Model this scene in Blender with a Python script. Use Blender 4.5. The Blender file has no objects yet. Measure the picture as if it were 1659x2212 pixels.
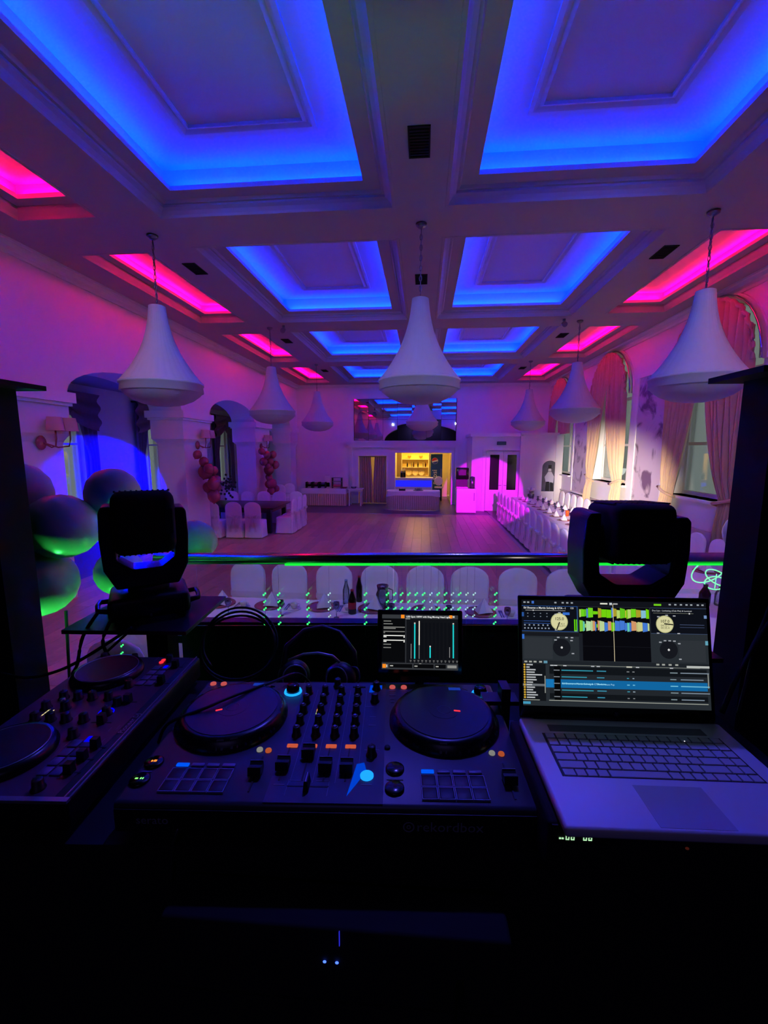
import bpy, bmesh, math, random
from mathutils import Vector, Matrix
random.seed(7)
S = bpy.context.scene
COL = S.collection
R = math.radians
PI = math.pi

# ------------------------------------------------------------------ camera
EYE = Vector((0.0, 0.0, 2.45))
cam = bpy.data.objects.new('camera', bpy.data.cameras.new('camera'))
COL.objects.link(cam)
S.camera = cam
cam.location = EYE
pitch, yaw, roll = R(8.2), R(5.1), R(0.1)
cam.matrix_world = (Matrix.Translation(EYE) @ Matrix.Rotation(yaw, 4, 'Z') @ Matrix.Rotation(R(90) - pitch, 4, 'X')
                    @ Matrix.Rotation(roll, 4, 'Z'))
cam.data.sensor_fit = 'HORIZONTAL'
cam.data.sensor_width = 36.0
cam.data.lens = 36.0 * 950.0 / 1659.0
cam.data.clip_start = 0.05
cam.data.clip_end = 200

# ------------------------------------------------------------------ world: dusk outside the windows
W = bpy.data.worlds.new('dusk'); S.world = W; W.use_nodes = True
W.node_tree.nodes['Background'].inputs[0].default_value = (0.49, 0.56, 0.57, 1)
W.node_tree.nodes['Background'].inputs[1].default_value = 1.05

# ------------------------------------------------------------------ exposure and render settings
S.view_settings.view_transform = 'Standard'
S.view_settings.look = 'None'
S.view_settings.exposure = 0.0
S.view_settings.gamma = 1.0
S.view_settings.use_curve_mapping = False
S.cycles.max_bounces = 7
S.cycles.diffuse_bounces = 4
S.cycles.glossy_bounces = 3
S.cycles.transmission_bounces = 3
S.cycles.transparent_max_bounces = 10
S.cycles.caustics_reflective = False
S.cycles.caustics_refractive = False
S.cycles.sample_clamp_indirect = 60.0
S.cycles.use_denoising = True

# ------------------------------------------------------------------ the hall's big numbers
XL, XR, YB = -5.65, 5.30, 19.60           # left wall plane, right wall plane, back wall plane
ZB, ZP = 5.20, 5.33                       # underside of the beams, underside of the coffer lips
YP = 2.0                                  # front of the stage (proscenium)
STAGE = 0.80
BAYS = [(2.15 + 4.45 * k, 5.20 + 4.45 * k) for k in range(4)]
BLUE_X = [(-2.90, -0.70), (0.54, 2.71)]
PINK_X = [(-4.77, -4.16), (3.90, 4.61)]
BLUE_W, PINK_W = 190.0, 72.0
BLUE_C, PINK_C = (0.0, 0.0155, 1.0), (1.0, 0.0, 0.12)

def area(name, loc, rot, sx, sy, power, color):
    l = bpy.data.lights.new(name, 'AREA'); l.shape = 'RECTANGLE'; l.size = sx; l.size_y = sy
    l.energy = power; l.color = color
    o = bpy.data.objects.new(name, l); COL.objects.link(o); o.location = loc; o.rotation_euler = rot
    return o

def spot(name, loc, target, power, color, size, blend, radius=0.03):
    l = bpy.data.lights.new(name, 'SPOT'); l.energy = power; l.color = color
    l.spot_size = R(size); l.spot_blend = blend; l.shadow_soft_size = radius
    o = bpy.data.objects.new(name, l); COL.objects.link(o); o.location = loc
    o.rotation_euler = (Vector(target) - Vector(loc)).to_track_quat('-Z', 'Y').to_euler()
    return o

# LED cove strips: they lie on the back of the coffer lips and shine up and inwards
def cove_lights(x0, x1, y0, y1, power, color, inset):
    z = ZP + 0.075
    t = R(22)
    per = 2 * ((x1 - x0) + (y1 - y0))
    for (cx, cy, L, rot) in (((x0 + x1) / 2, y0 - inset, x1 - x0, (PI - t, 0, PI)), ((x0 + x1) / 2, y1 + inset, x1 - x0, (PI - t, 0, 0)),
                             (x0 - inset, (y0 + y1) / 2, y1 - y0, (PI - t, 0, PI / 2)), (x1 + inset, (y0 + y1) / 2, y1 - y0, (PI - t, 0, -PI / 2))):
        area('led_cove_strip', (cx, cy, z), rot, L, 0.03, power * L / per, color)
for (a, b) in BAYS:
    for (x0, x1) in BLUE_X: cove_lights(x0, x1, a, b, BLUE_W, BLUE_C, 0.10)
    for (x0, x1) in PINK_X: cove_lights(x0, x1, a, b, PINK_W, PINK_C, 0.05)

# ------------------------------------------------------------------ materials
def lin(h):
    h = h.lstrip('#'); v = [int(h[i:i + 2], 16) / 255 for i in (0, 2, 4)]
    return tuple(c / 12.92 if c <= 0.04045 else ((c + 0.055) / 1.055) ** 2.4 for c in v)
MATS = {}
def mat(name, color, rough=0.6, metal=0.0, noise=0.0, scale=8.0, bump=0.0, spec=0.5, sheen=0.0, rand=0.0, coat=0.0):
    if name in MATS: return MATS[name]
    c = lin(color) if isinstance(color, str) else color
    m = bpy.data.materials.new(name); m.use_nodes = True; MATS[name] = m
    nt = m.node_tree; b = nt.nodes['Principled BSDF']
    b.inputs['Base Color'].default_value = (*c, 1); b.inputs['Roughness'].default_value = rough
    b.inputs['Metallic'].default_value = metal; b.inputs['Specular IOR Level'].default_value = spec
    if sheen: b.inputs['Sheen Weight'].default_value = sheen
    if coat: b.inputs['Coat Weight'].default_value = coat
    if noise or bump or rand:
        tc = nt.nodes.new('ShaderNodeTexCoord'); nz = nt.nodes.new('ShaderNodeTexNoise')
        nz.inputs['Scale'].default_value = scale; nz.inputs['Detail'].default_value = 4
        nt.links.new(tc.outputs['Object'], nz.inputs['Vector'])
        if noise or rand:
            mx = nt.nodes.new('ShaderNodeMix'); mx.data_type = 'RGBA'
            mx.inputs[6].default_value = (*[v * (1 - noise) for v in c], 1)
            mx.inputs[7].default_value = (*[min(1, v * (1 + noise)) for v in c], 1)
            nt.links.new(nz.outputs['Fac'], mx.inputs[0])
            out = mx.outputs[2]
            if rand:
                oi = nt.nodes.new('ShaderNodeObjectInfo'); hs = nt.nodes.new('ShaderNodeHueSaturation')
                mr = nt.nodes.new('ShaderNodeMapRange'); mr.inputs[3].default_value = 1 - rand; mr.inputs[4].default_value = 1 + rand
                nt.links.new(oi.outputs['Random'], mr.inputs[0]); nt.links.new(mr.outputs[0], hs.inputs['Value'])
                nt.links.new(out, hs.inputs['Color']); out = hs.outputs[0]
            nt.links.new(out, b.inputs['Base Color'])
        if bump:
            bp = nt.nodes.new('ShaderNodeBump'); bp.inputs['Strength'].default_value = bump; bp.inputs['Distance'].default_value = 0.01
            nt.links.new(nz.outputs['Fac'], bp.inputs['Height']); nt.links.new(bp.outputs[0], b.inputs['Normal'])
    return m
def em(name, color, strength=1.0):
    if name in MATS: return MATS[name]
    c = lin(color) if isinstance(color, str) else color
    m = bpy.data.materials.new(name); m.use_nodes = True; MATS[name] = m
    nt = m.node_tree; nt.nodes.clear()
    e = nt.nodes.new('ShaderNodeEmission'); o = nt.nodes.new('ShaderNodeOutputMaterial')
    e.inputs[0].default_value = (*c, 1); e.inputs[1].default_value = strength
    nt.links.new(e.outputs[0], o.inputs[0]); return m
def clear(name, color, tr=0.9, rough=0.03):
    if name in MATS: return MATS[name]
    m = bpy.data.materials.new(name); m.use_nodes = True; MATS[name] = m
    nt = m.node_tree; nt.nodes.clear()
    t = nt.nodes.new('ShaderNodeBsdfTransparent'); g = nt.nodes.new('ShaderNodeBsdfGlossy'); fr = nt.nodes.new('ShaderNodeFresnel')
    ml = nt.nodes.new('ShaderNodeMath'); ml.operation = 'MULTIPLY_ADD'; ml.inputs[1].default_value = 0.8; ml.inputs[2].default_value = 1 - tr
    mx = nt.nodes.new('ShaderNodeMixShader'); o = nt.nodes.new('ShaderNodeOutputMaterial')
    t.inputs[0].default_value = (*(lin(color) if isinstance(color, str) else color), 1); g.inputs['Roughness'].default_value = rough
    nt.links.new(fr.outputs[0], ml.inputs[0]); nt.links.new(ml.outputs[0], mx.inputs[0])
    nt.links.new(t.outputs[0], mx.inputs[1]); nt.links.new(g.outputs[0], mx.inputs[2]); nt.links.new(mx.outputs[0], o.inputs[0])
    return m
def marble(name, c0, c1, scale, rough=0.35):
    if name in MATS: return MATS[name]
    m = mat(name, c0, rough); nt = m.node_tree; b = nt.nodes['Principled BSDF']
    tc = nt.nodes.new('ShaderNodeTexCoord'); nz = nt.nodes.new('ShaderNodeTexNoise'); nz.inputs['Scale'].default_value = scale
    nz.inputs['Detail'].default_value = 6; nz.inputs['Distortion'].default_value = 1.2
    r = nt.nodes.new('ShaderNodeValToRGB'); r.color_ramp.elements[0].position = 0.36; r.color_ramp.elements[1].position = 0.46
    r.color_ramp.elements[0].color = (*lin(c1), 1); r.color_ramp.elements[1].color = (*lin(c0), 1)
    nt.links.new(tc.outputs['Object'], nz.inputs['Vector']); nt.links.new(nz.outputs['Fac'], r.inputs[0]); nt.links.new(r.outputs[0], b.inputs['Base Color'])
    return m

WALL = mat('wall_paint', '#e8e4e4', 0.75, noise=0.03, scale=3, bump=0.05)
COFFER = mat('coffer_paint', '#cac6c4', 0.8)
FABRIC = mat('chandelier_fabric', '#b8b4c0', 0.9, noise=0.04, scale=12, bump=0.1)
CEIL = mat('ceiling_paint', '#b4b0b0', 0.8, noise=0.03, scale=4)
TRIMW = mat('white_trim_paint', '#ebe7e5', 0.55)
WOOD = mat('parquet_wood', '#c8967a', 0.33, noise=0.22, scale=9, rand=0.16)
TILE = mat('grey_floor_tile', '#62576a', 0.38, noise=0.08, scale=6)
STRIP = mat('pale_floor_strip', '#b0a0a0', 0.4)
STAGEM = mat('dark_stage', '#0c0b0d', 0.8)
BLACK = mat('black_plastic', '#0b0b0d', 0.45, noise=0.2, scale=30)
BLACKG = mat('black_gloss', '#060608', 0.18)
BLACKM = mat('black_matte', '#08080a', 0.85, noise=0.2, scale=20)
DECK = mat('charcoal_deck', '#3e3e48', 0.42, noise=0.08, scale=40)
RUBBER = mat('black_rubber', '#050506', 0.6)
CHROME = mat('chrome', '#c8c8cc', 0.12, 1.0)
STEEL = mat('brushed_steel', '#8e8e92', 0.3, 1.0)
SILVER = mat('silver_paint', '#9a9aa2', 0.35, 0.7)
CLOTH = mat('white_cloth', '#f4f0f0', 0.9, noise=0.04, scale=12, bump=0.1, sheen=0.2)
SATIN = mat('white_satin', '#e6dede', 0.35, sheen=0.3)
DRAPE = mat('gold_drape', '#c8a884', 0.7, noise=0.12, scale=5, sheen=0.3)
DRAPE2 = mat('brown_swag', '#86707a', 0.8, noise=0.2, scale=7)
SKIRT = mat('pleated_skirt', '#e0c0b0', 0.8, noise=0.06, scale=9)
DARKWOOD = mat('dark_table_wood', '#3a211c', 0.3, noise=0.25, scale=7)
ROSE = mat('rose_gold', '#b5606a', 0.25, 0.35)
PINKB = mat('pink_latex', '#e06a80', 0.3)
BALL = mat('white_latex', '#b9c9b4', 0.28, noise=0.05, scale=3)
MIRROR = mat('mirror', '#dcdce4', 0.015, 1.0)
GLASS = clear('window_glass', '#fafffc', 0.97)
CLEAR = clear('clear_glass', '#dfe8f0', 0.86)
MARBLE = marble('veined_marble', '#c9bcc6', '#6d5a70', 1.7)
CREAM = mat('cream_paint', '#e2d2a8', 0.6)
LACQ = mat('gunmetal', '#3c3c44', 0.35, 0.5)

# ------------------------------------------------------------------ mesh builder
class MB:
    def __init__(self, M=None): self.v = []; self.f = []; self.mi = []; self.ms = []; self.M = M or Matrix(); self.cur = 0; self.sm = []; self.smooth = False
    def use(self, m):
        if m not in self.ms: self.ms.append(m)
        self.cur = self.ms.index(m); return self
    def add(self, vs, fs):
        n = len(self.v); self.v += [self.M @ Vector(p) for p in vs]
        for f in fs: self.f.append([n + i for i in f]); self.mi.append(self.cur); self.sm.append(self.smooth)
        return self
    def box(self, x0, x1, y0, y1, z0, z1, taper=0.0):
        t = taper
        return self.add([(x0, y0, z0), (x1, y0, z0), (x1, y1, z0), (x0, y1, z0), (x0 + t, y0 + t, z1), (x1 - t, y0 + t, z1), (x1 - t, y1 - t, z1), (x0 + t, y1 - t, z1)],
                        [(0, 3, 2, 1), (4, 5, 6, 7), (0, 1, 5, 4), (1, 2, 6, 5), (2, 3, 7, 6), (3, 0, 4, 7)])
    def rbox(self, x0, x1, y0, y1, z0, z1, r, seg=3):
        """box with rounded edges, via a temporary bmesh bevel"""
        bm = bmesh.new(); bmesh.ops.create_cube(bm, size=1.0)
        for v in bm.verts: v.co = Vector(((x0 + x1) / 2 + v.co.x * (x1 - x0), (y0 + y1) / 2 + v.co.y * (y1 - y0), (z0 + z1) / 2 + v.co.z * (z1 - z0)))
        bmesh.ops.bevel(bm, geom=bm.edges[:], offset=r, segments=seg, profile=0.5, affect='EDGES')
        bm.verts.index_update(); s = self.smooth; self.smooth = True
        self.add([v.co.copy() for v in bm.verts], [[v.index for v in f.verts] for f in bm.faces]); self.smooth = s
        bm.free(); return self
    def quad(self, *p): return self.add(p, [list(range(len(p)))])
    def cyl(self, p0, p1, r0, r1=None, n=12, caps=True):
        r1 = r0 if r1 is None else r1; p0 = Vector(p0); p1 = Vector(p1); d = (p1 - p0).normalized()
        a = d.orthogonal().normalized(); b = d.cross(a); vs = []
        for p, r in ((p0, r0), (p1, r1)):
            for i in range(n): t = 2 * PI * i / n; vs.append(p + a * math.cos(t) * r + b * math.sin(t) * r)
        s = self.smooth; self.smooth = True; self.add(vs, [(i, (i + 1) % n, n + (i + 1) % n, n + i) for i in range(n)]); self.smooth = s
        if caps: self.add(vs[:n], [list(range(n - 1, -1, -1))]); self.add(vs[n:], [list(range(n))])
        return self
    def lathe(self, prof, c=(0, 0, 0), n=24, rib=0.0, ribs=0):
        c = Vector(c); vs = []; k = len(prof)
        for i in range(n):
            t = 2 * PI * i / n; q = 1 + (rib * math.cos(ribs * t) if rib else 0)
            for (r, z) in prof: vs.append(c + Vector((math.cos(t) * r * q, math.sin(t) * r * q, z)))
        fs = [(i * k + j, ((i + 1) % n) * k + j, ((i + 1) % n) * k + j + 1, i * k + j + 1) for i in range(n) for j in range(k - 1)]
        s = self.smooth; self.smooth = True; self.add(vs, fs); self.smooth = s; return self
    def tube(self, pts, r, n=6, closed=False):
        pts = [Vector(p) for p in pts]; vs = []; m = len(pts); up = Vector((0.13, 0.21, 0.97))
        for i, p in enumerate(pts):
            d = (pts[(i + 1) % m] - pts[i - 1]) if closed else (pts[min(i + 1, m - 1)] - pts[max(i - 1, 0)])
            a = d.cross(up)
            if a.length < 1e-6: a = d.cross(Vector((1, 0, 0)))
            a.normalize(); b = d.cross(a).normalized()
            for j in range(n): t = 2 * PI * j / n; vs.append(p + a * math.cos(t) * r + b * math.sin(t) * r)
        fs = [(i * n + j, i * n + (j + 1) % n, ((i + 1) % m) * n + (j + 1) % n, ((i + 1) % m) * n + j) for i in range(m if closed else m - 1) for j in range(n)]
        s = self.smooth; self.smooth = True; self.add(vs, fs); self.smooth = s
        if not closed: self.add(vs[:n], [list(range(n - 1, -1, -1))]); self.add(vs[-n:], [list(range(n))])
        return self
    def prism(self, poly, axis, a, b):
        """poly in the other two axes (order x,y,z with axis removed), extruded from a to b"""
        def P(p, t):
            q = list(p); q.insert(axis, t); return tuple(q)
        n = len(poly); vs = [P(p, a) for p in poly] + [P(p, b) for p in poly]
        self.add(vs, [list(range(n)), list(range(2 * n - 1, n - 1, -1))] + [(i, (i + 1) % n, n + (i + 1) % n, n + i) for i in range(n)]); return self
    def grid(self, fn, nu, nv, thick=None):
        vs = [fn(i / nu, j / nv) for j in range(nv + 1) for i in range(nu + 1)]
        fs = [(j * (nu + 1) + i, j * (nu + 1) + i + 1, (j + 1) * (nu + 1) + i + 1, (j + 1) * (nu + 1) + i) for j in range(nv) for i in range(nu)]
        s = self.smooth; self.smooth = True; self.add(vs, fs); self.smooth = s; return self
    def sphere(self, c, rx, ry=None, rz=None, n=16, m=10):
        ry = rx if ry is None else ry; rz = rx if rz is None else rz; c = Vector(c)
        return self.grid(lambda u, v: (c.x + rx * math.cos(2 * PI * u) * math.sin(PI * v), c.y + ry * math.sin(2 * PI * u) * math.sin(PI * v), c.z - rz * math.cos(PI * v)), n, m)
    def mesh(self, name, m=None):
        me = bpy.data.meshes.new(name); me.from_pydata([tuple(p) for p in self.v], [], self.f)
        if m: self.ms = [m] + [x for x in self.ms if x is not m] if not self.ms else self.ms
        for x in (self.ms or [m]): me.materials.append(x)
        for i, p in enumerate(me.polygons): p.material_index = self.mi[i] if self.ms else 0; p.use_smooth = self.sm[i]
        me.validate(); bm = bmesh.new(); bm.from_mesh(me); bmesh.ops.remove_doubles(bm, verts=bm.verts, dist=1e-5); bmesh.ops.recalc_face_normals(bm, faces=bm.faces); bm.to_mesh(me); bm.free()
        return me
    def build(self, name, m=None, parent=None, label=None, loc=None, rotz=None):
        o = bpy.data.objects.new(name, self.mesh(name, m)); COL.objects.link(o)
        if parent: o.parent = parent
        if label: o['label'] = label
        if loc: o.location = loc
        if rotz: o.rotation_euler = (0, 0, rotz)
        return o

def tag(o, label, cat, group=None):
    o['label'] = label; o['category'] = cat
    if group: o['group'] = group
    return o
def thing(name, label, cat, loc=(0, 0, 0), rotz=0.0, group=None):
    o = bpy.data.objects.new(name, None); COL.objects.link(o); o.empty_display_size = 0.1
    o.location = loc; o.rotation_euler = (0, 0, rotz); return tag(o, label, cat, group)
def struct(name, mb, m=None, parent=None):
    o = mb.build(name, m, parent)
    if not parent: o['kind'] = 'structure'
    return o
def twin(o, parent, loc=None, rot=None):
    c = o.copy(); COL.objects.link(c); c.parent = parent
    if loc is not None: c.location = loc
    if rot is not None: c.rotation_euler = rot
    return c
KIDS = {}
def dup(root, loc, rotz=0.0, label=None, scale=None):
    kids = KIDS.get(root.name)
    if kids is None: kids = KIDS[root.name] = [(c, list(c.children)) for c in root.children]
    r = root.copy(); COL.objects.link(r); r.location = loc; r.rotation_euler = (0, 0, rotz)
    if label: r['label'] = label
    if scale: r.scale = scale
    for c, sub in kids:
        k = twin(c, r)
        for s in sub: twin(s, k)
    return r
def text_mesh(body, size, bold=False, align='LEFT'):
    cu = bpy.data.curves.new('lettering', 'FONT'); cu.body = body; cu.size = size; cu.align_x = align; cu.align_y = 'CENTER'
    cu.resolution_u = 2; cu.fill_mode = 'FRONT'
    if bold: cu.offset = size * 0.012
    o = bpy.data.objects.new('lettering', cu); COL.objects.link(o)
    dg = bpy.context.evaluated_depsgraph_get(); me = bpy.data.meshes.new_from_object(o.evaluated_get(dg))
    bpy.data.objects.remove(o); bpy.data.curves.remove(cu); return me
def lettering(body, size, m, parent, M, name='lettering', bold=False, align='LEFT'):
    """flat lettering: a mesh in the XY plane of the matrix M (in the parent's space)"""
    me = text_mesh(body, size, bold, align); me.materials.clear(); me.materials.append(m)
    for p in me.polygons: p.material_index = 0
    me.transform(M); o = bpy.data.objects.new(name, me); COL.objects.link(o); o.parent = parent; return o
ORD = ['first', 'second', 'third', 'fourth', 'fifth', 'sixth', 'seventh', 'eighth', 'ninth', 'tenth', 'eleventh', 'twelfth', 'thirteenth',
       'fourteenth', 'fifteenth', 'sixteenth', 'seventeenth', 'eighteenth', 'nineteenth', 'twentieth']
# ================================================================== THE HALL
# ---- floor: parquet boards one by one, tiles round them
fl = struct('floor', MB().box(XL - 3.2, XR + 0.4, -3.2, 23.2, -0.25, -0.02), TILE)
struct('floor_tiles', MB().box(2.52, XR, YP, YB, -0.02, 0.0).box(XL - 2.85, 2.42, 16.45, YB, -0.02, 0.0).box(XL - 2.85, XL - 0.75, YP, 16.45, -0.02, 0.0), TILE, fl)
struct('floor_strip', MB().box(2.42, 2.52, YP, 16.45, -0.02, 0.003).box(XL, 2.42, 16.40, 16.50, -0.02, 0.003), STRIP, fl)
struct('floor_underlay', MB().box(XL - 0.75, 2.42, YP, 16.40, -0.02, -0.006), BLACKM, fl)
pw = 0.245; cache = {}
for i in range(36):
    y = YP + [0.0, -1.1, -0.5, -1.6, -0.25, -1.35][i % 6]; x = XL - 0.75 + i * pw
    while y < 16.39:
        a, b = max(y, YP), min(y + 2.2, 16.40); L = round(b - a, 3)
        if L > 0.03:
            if L not in cache: cache[L] = MB().box(0.002, pw - 0.002, 0.002, L - 0.002, -0.006, 0.0).mesh('plank', WOOD)
            o = bpy.data.objects.new('plank', cache[L]); COL.objects.link(o); o.parent = fl; o.location = (x, a, 0)
        y += 2.2
ARC = lambda cx, cz, rx, rz, n, a0=0.0, a1=PI: [(cx - rx * math.cos(a0 + (a1 - a0) * i / n), cz + rz * math.sin(a0 + (a1 - a0) * i / n)) for i in range(n + 1)]

# ---- left arcade
PIERS = [(5.30, 6.70), (10.05, 11.40), (14.55, 15.95), (18.55, 19.60)]
poly = [(YP, 5.35), (YP, 3.32)]; prev = None
lo = [(YP, 3.32), (2.3, 3.32)] + ARC(3.8, 3.32, 1.5, 0.52, 14)[1:]
for k, (a, b) in enumerate(PIERS):
    lo.append((a, 3.32)); lo.append((b, 3.32))
    if k < 3:
        n = PIERS[k + 1][0]; lo += ARC((b + n) / 2, 3.32, (n - b) / 2, 0.52, 18)[1:-1]
poly = lo + [(YB, 5.35), (YP, 5.35)]
struct('wall_left', MB().prism(poly, 0, XL - 0.8, XL), WALL)
for k, (a, b) in enumerate(PIERS):
    r = MB()
    r.box(XL - 0.72, XL - 0.06, a + 0.12, b - 0.12, 0.0, 2.55)
    # ogee shoulder from the shaft out to the block of the capital
    for i in range(5):
        t0, t1 = i / 5, (i + 1) / 5; o0 = 0.12 * (1 - t0 ** 2); o1 = 0.12 * (1 - t1 ** 2)
        r.add([(XL - 0.8 + o0, a + o0, 2.45 + 0.22 * t0), (XL - o0 * .6, a + o0, 2.45 + 0.22 * t0), (XL - o0 * .6, b - o0, 2.45 + 0.22 * t0), (XL - 0.8 + o0, b - o0, 2.45 + 0.22 * t0),
               (XL - 0.8 + o1, a + o1, 2.45 + 0.22 * t1), (XL - o1 * .6, a + o1, 2.45 + 0.22 * t1), (XL - o1 * .6, b - o1, 2.45 + 0.22 * t1), (XL - 0.8 + o1, b - o1, 2.45 + 0.22 * t1)],
              [(0, 3, 2, 1), (4, 5, 6, 7), (0, 1, 5, 4), (1, 2, 6, 5), (2, 3, 7, 6), (3, 0, 4, 7)])
    r.box(XL - 0.8, XL, a, b, 2.67, 3.20)
    c = struct('column', r, WALL)
    struct('capital_slab', MB().box(XL - 0.88, XL + 0.08, a - 0.08, min(b + 0.08, YB - .005), 3.16, 3.32).box(XL - 0.84, XL + 0.04, a - 0.04, min(b + 0.04, YB - .005), 3.11, 3.16), TRIMW, c)
# ---- aisle behind the arcade with its windows
XA = -8.5
AWIN = [9.9, 13.25, 18.1]
mb = MB(); ys = [YP]
for c in AWIN:
    mb.box(XA - 0.3, XA, ys[-1], c - 0.55, 0, 4.0); mb.box(XA - 0.3, XA, c - 0.55, c + 0.55, 0, 1.0); mb.box(XA - 0.3, XA, c - 0.55, c + 0.55, 3.5, 4.0); ys.append(c + 0.55)
mb.box(XA - 0.3, XA, ys[-1], YB + 0.2, 0, 4.0)
struct('wall_aisle', mb, WALL)
struct('ceiling_aisle', MB().box(XA - 0.3, XL - 0.8, YP, YB, 4.0, 4.15), CEIL)
def window_frame(mb, x0, x1, y0, y1, z0, z1, t=0.06, mull=1, trans=(0.62,)):
    mb.box(x0, x1, y0, y0 + t, z0, z1).box(x0, x1, y1 - t, y1, z0, z1).box(x0, x1, y0 + t, y1 - t, z0, z0 + t).box(x0, x1, y0 + t, y1 - t, z1 - t, z1)
    for i in range(mull): c = y0 + (y1 - y0) * (i + 1) / (mull + 1); mb.box(x0, x1, c - t * .6, c + t * .6, z0 + t, z1 - t)
    for q in trans: z = z0 + (z1 - z0) * q; mb.box(x0 + 0.005, x1 - 0.005, y0 + t, y1 - t, z - t * .4, z + t * .4)
for k, c in enumerate(AWIN):
    mb = MB(); window_frame(mb, XA - 0.2, XA - 0.12, c - 0.55, c + 0.55, 1.0, 3.5)
    w = struct('window_%d' % (k + 1), mb, TRIMW)
    struct('window_pane', MB().box(XA - 0.165, XA - 0.155, c - 0.5, c + 0.5, 1.05, 3.45), GLASS, w)
    struct('window_sill', MB().box(XA - 0.12, XA + 0.12, c - 0.6, c + 0.6, 0.96, 1.0), TRIMW, w)
    t = thing('swag_curtain', ['dark swagged curtain on the first aisle window, seen through the widest arch', 'dark swagged curtain hanging at right inside the widest arch', 'dark swagged curtain seen through the arch behind the balloon clusters'][k], 'curtain', (XA + 0.09, c, 0))
    MB().cyl((0, -0.95, 3.78), (0, 0.95, 3.78), 0.03, n=8).build('curtain_rod', DARKWOOD, t)
    for s in (-1, 1):
        MB().grid(lambda u, v: (0.02 + 0.05 * math.sin(u * 22), s * (0.88 - (0.62 - 0.30 * min(1, v * 2) ** 2 + 0.1 * max(0, v - .5)) * u), 3.76 - 3.0 * v), 40, 8).build('side_panel', DRAPE2, t)
    MB().grid(lambda u, v: (0.12 + 0.05 * math.sin(v * 16 + u * 2), -0.92 + 1.84 * u, 3.78 - v * (0.35 + 0.55 * (2 * abs(u - 0.5)) ** 0.7 + 0.18 * math.sin(PI * u))), 24, 18).build('swag', DRAPE2, t)

# ---- right wall with three arched windows
RWIN = [8.87, 13.30, 17.72]; HW = 1.2; SPZ = 3.86; SILL = 1.5
mb = MB(); y = -3.2
for c in RWIN:
    mb.box(XR, XR + 0.45, y, c - HW, 0, 5.35)
    mb.box(XR, XR + 0.45, c - HW, c + HW, 0, SILL)
    mb.prism(ARC(c, SPZ, HW, HW, 24) + [(c + HW, 5.35), (c - HW, 5.35)], 0, XR, XR + 0.45); y = c + HW
mb.box(XR, XR + 0.45, y, YB + 0.2, 0, 5.35)
struct('wall_right', mb, WALL)
for k, c in enumerate(RWIN):
    mb = MB(); window_frame(mb, XR + 0.30, XR + 0.38, c - HW, c + HW, SILL, SPZ, 0.08, 1, (0.45,))
    arc = ARC(c, SPZ, HW, HW, 24); inn = ARC(c, SPZ, HW - 0.08, HW - 0.08, 24)
    mb.prism(arc + inn[::-1], 0, XR + 0.30, XR + 0.38)
    w = struct('window_%d' % (k + 4), mb, TRIMW)
    struct('window_pane', MB().prism([(c - HW + .05, SILL + .05), (c + HW - .05, SILL + .05)] + ARC(c, SPZ, HW - .05, HW - .05, 24)[::-1], 0, XR + 0.335, XR + 0.345), GLASS, w)
    struct('window_sill', MB().box(XR - 0.10, XR + 0.30, c - HW - 0.05, c + HW + 0.05, SILL - 0.05, SILL), TRIMW, w)
    # raised band round the arch
    o2 = ARC(c, SPZ, HW + 0.10, HW + 0.10, 24)
    struct('window_surround', MB().prism(o2 + ARC(c, SPZ, HW, HW, 24)[::-1], 0, XR - 0.035, XR), TRIMW, w)
# marble pilaster panels and marble dado
for k, (a, b) in enumerate(((10.22, 11.75), (14.75, 16.3), (6.0, 7.4))):
    p = struct('trim_%d' % (k + 1), MB().box(XR - 0.05, XR, a, a + 0.09, 0.9, 4.25).box(XR - 0.05, XR, b - 0.09, b, 0.9, 4.25).box(XR - 0.06, XR, a, b, 4.16, 4.26).box(XR - 0.05, XR, a + .09, b - .09, 0.9, 0.99), TRIMW)
    struct('marble_panel', MB().box(XR - 0.025, XR - 0.002, a + 0.09, b - 0.09, 0.99, 4.16), MARBLE, p)
struct('baseboard_right', MB().box(XR - 0.03, XR, YP, 17.55, 0.0, 0.88).box(XR - 0.05, XR, YP, 17.55, 0.88, 0.93), MARBLE)

# ---- back wall: curtained doorway, bar opening, mirror above
x_ = [XL - 0.8, -2.90, -1.64, -1.26, 1.22, XR]
mb = MB().box(x_[0] - 2.2, x_[1], YB, YB + 0.2, 0, 5.35).box(x_[2], x_[3], YB, YB + 0.2, 0, 5.35).box(x_[4], x_[5] + .45, YB, YB + 0.2, 0, 5.35)
mb.box(x_[1], x_[2], YB, YB + 0.2, 2.13, 5.35).box(x_[3], x_[4], YB, YB + 0.2, 2.27, 5.35)
struct('wall_back', mb, WALL)
mb = MB()
for (a, b, z) in ((x_[1], x_[2], 2.13), (x_[3], x_[4], 2.27)):
    mb.box(a - 0.10, a, YB - 0.05, YB, 0, z + 0.1).box(b, b + 0.10, YB - 0.05, YB, 0, z + 0.1).box(a, b, YB - 0.05, YB, z, z + 0.1)
mb.box(-3.30, -3.18, YB - 0.08, YB, 0, 2.5).box(1.36, 1.48, YB - 0.08, YB, 0, 2.5).box(-3.36, 1.52, YB - 0.12, YB, 2.5, 2.62).box(-3.42, 1.56, YB - 0.16, YB, 2.62, 2.68).box(-3.2, 1.45, YB - .05, YB, 2.72, 2.79)
struct('trim_10', mb, TRIMW)
mir = thing('wall_mirror', 'wide mirror of square-cut panes high on the far wall', 'mirror', (-0.85, YB - 0.03, 2.80))
MB().box(-2.24, 2.24, 0.008, 0.03, 0.0, 1.80).build('mirror_backing', BLACKM, mir)
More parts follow.
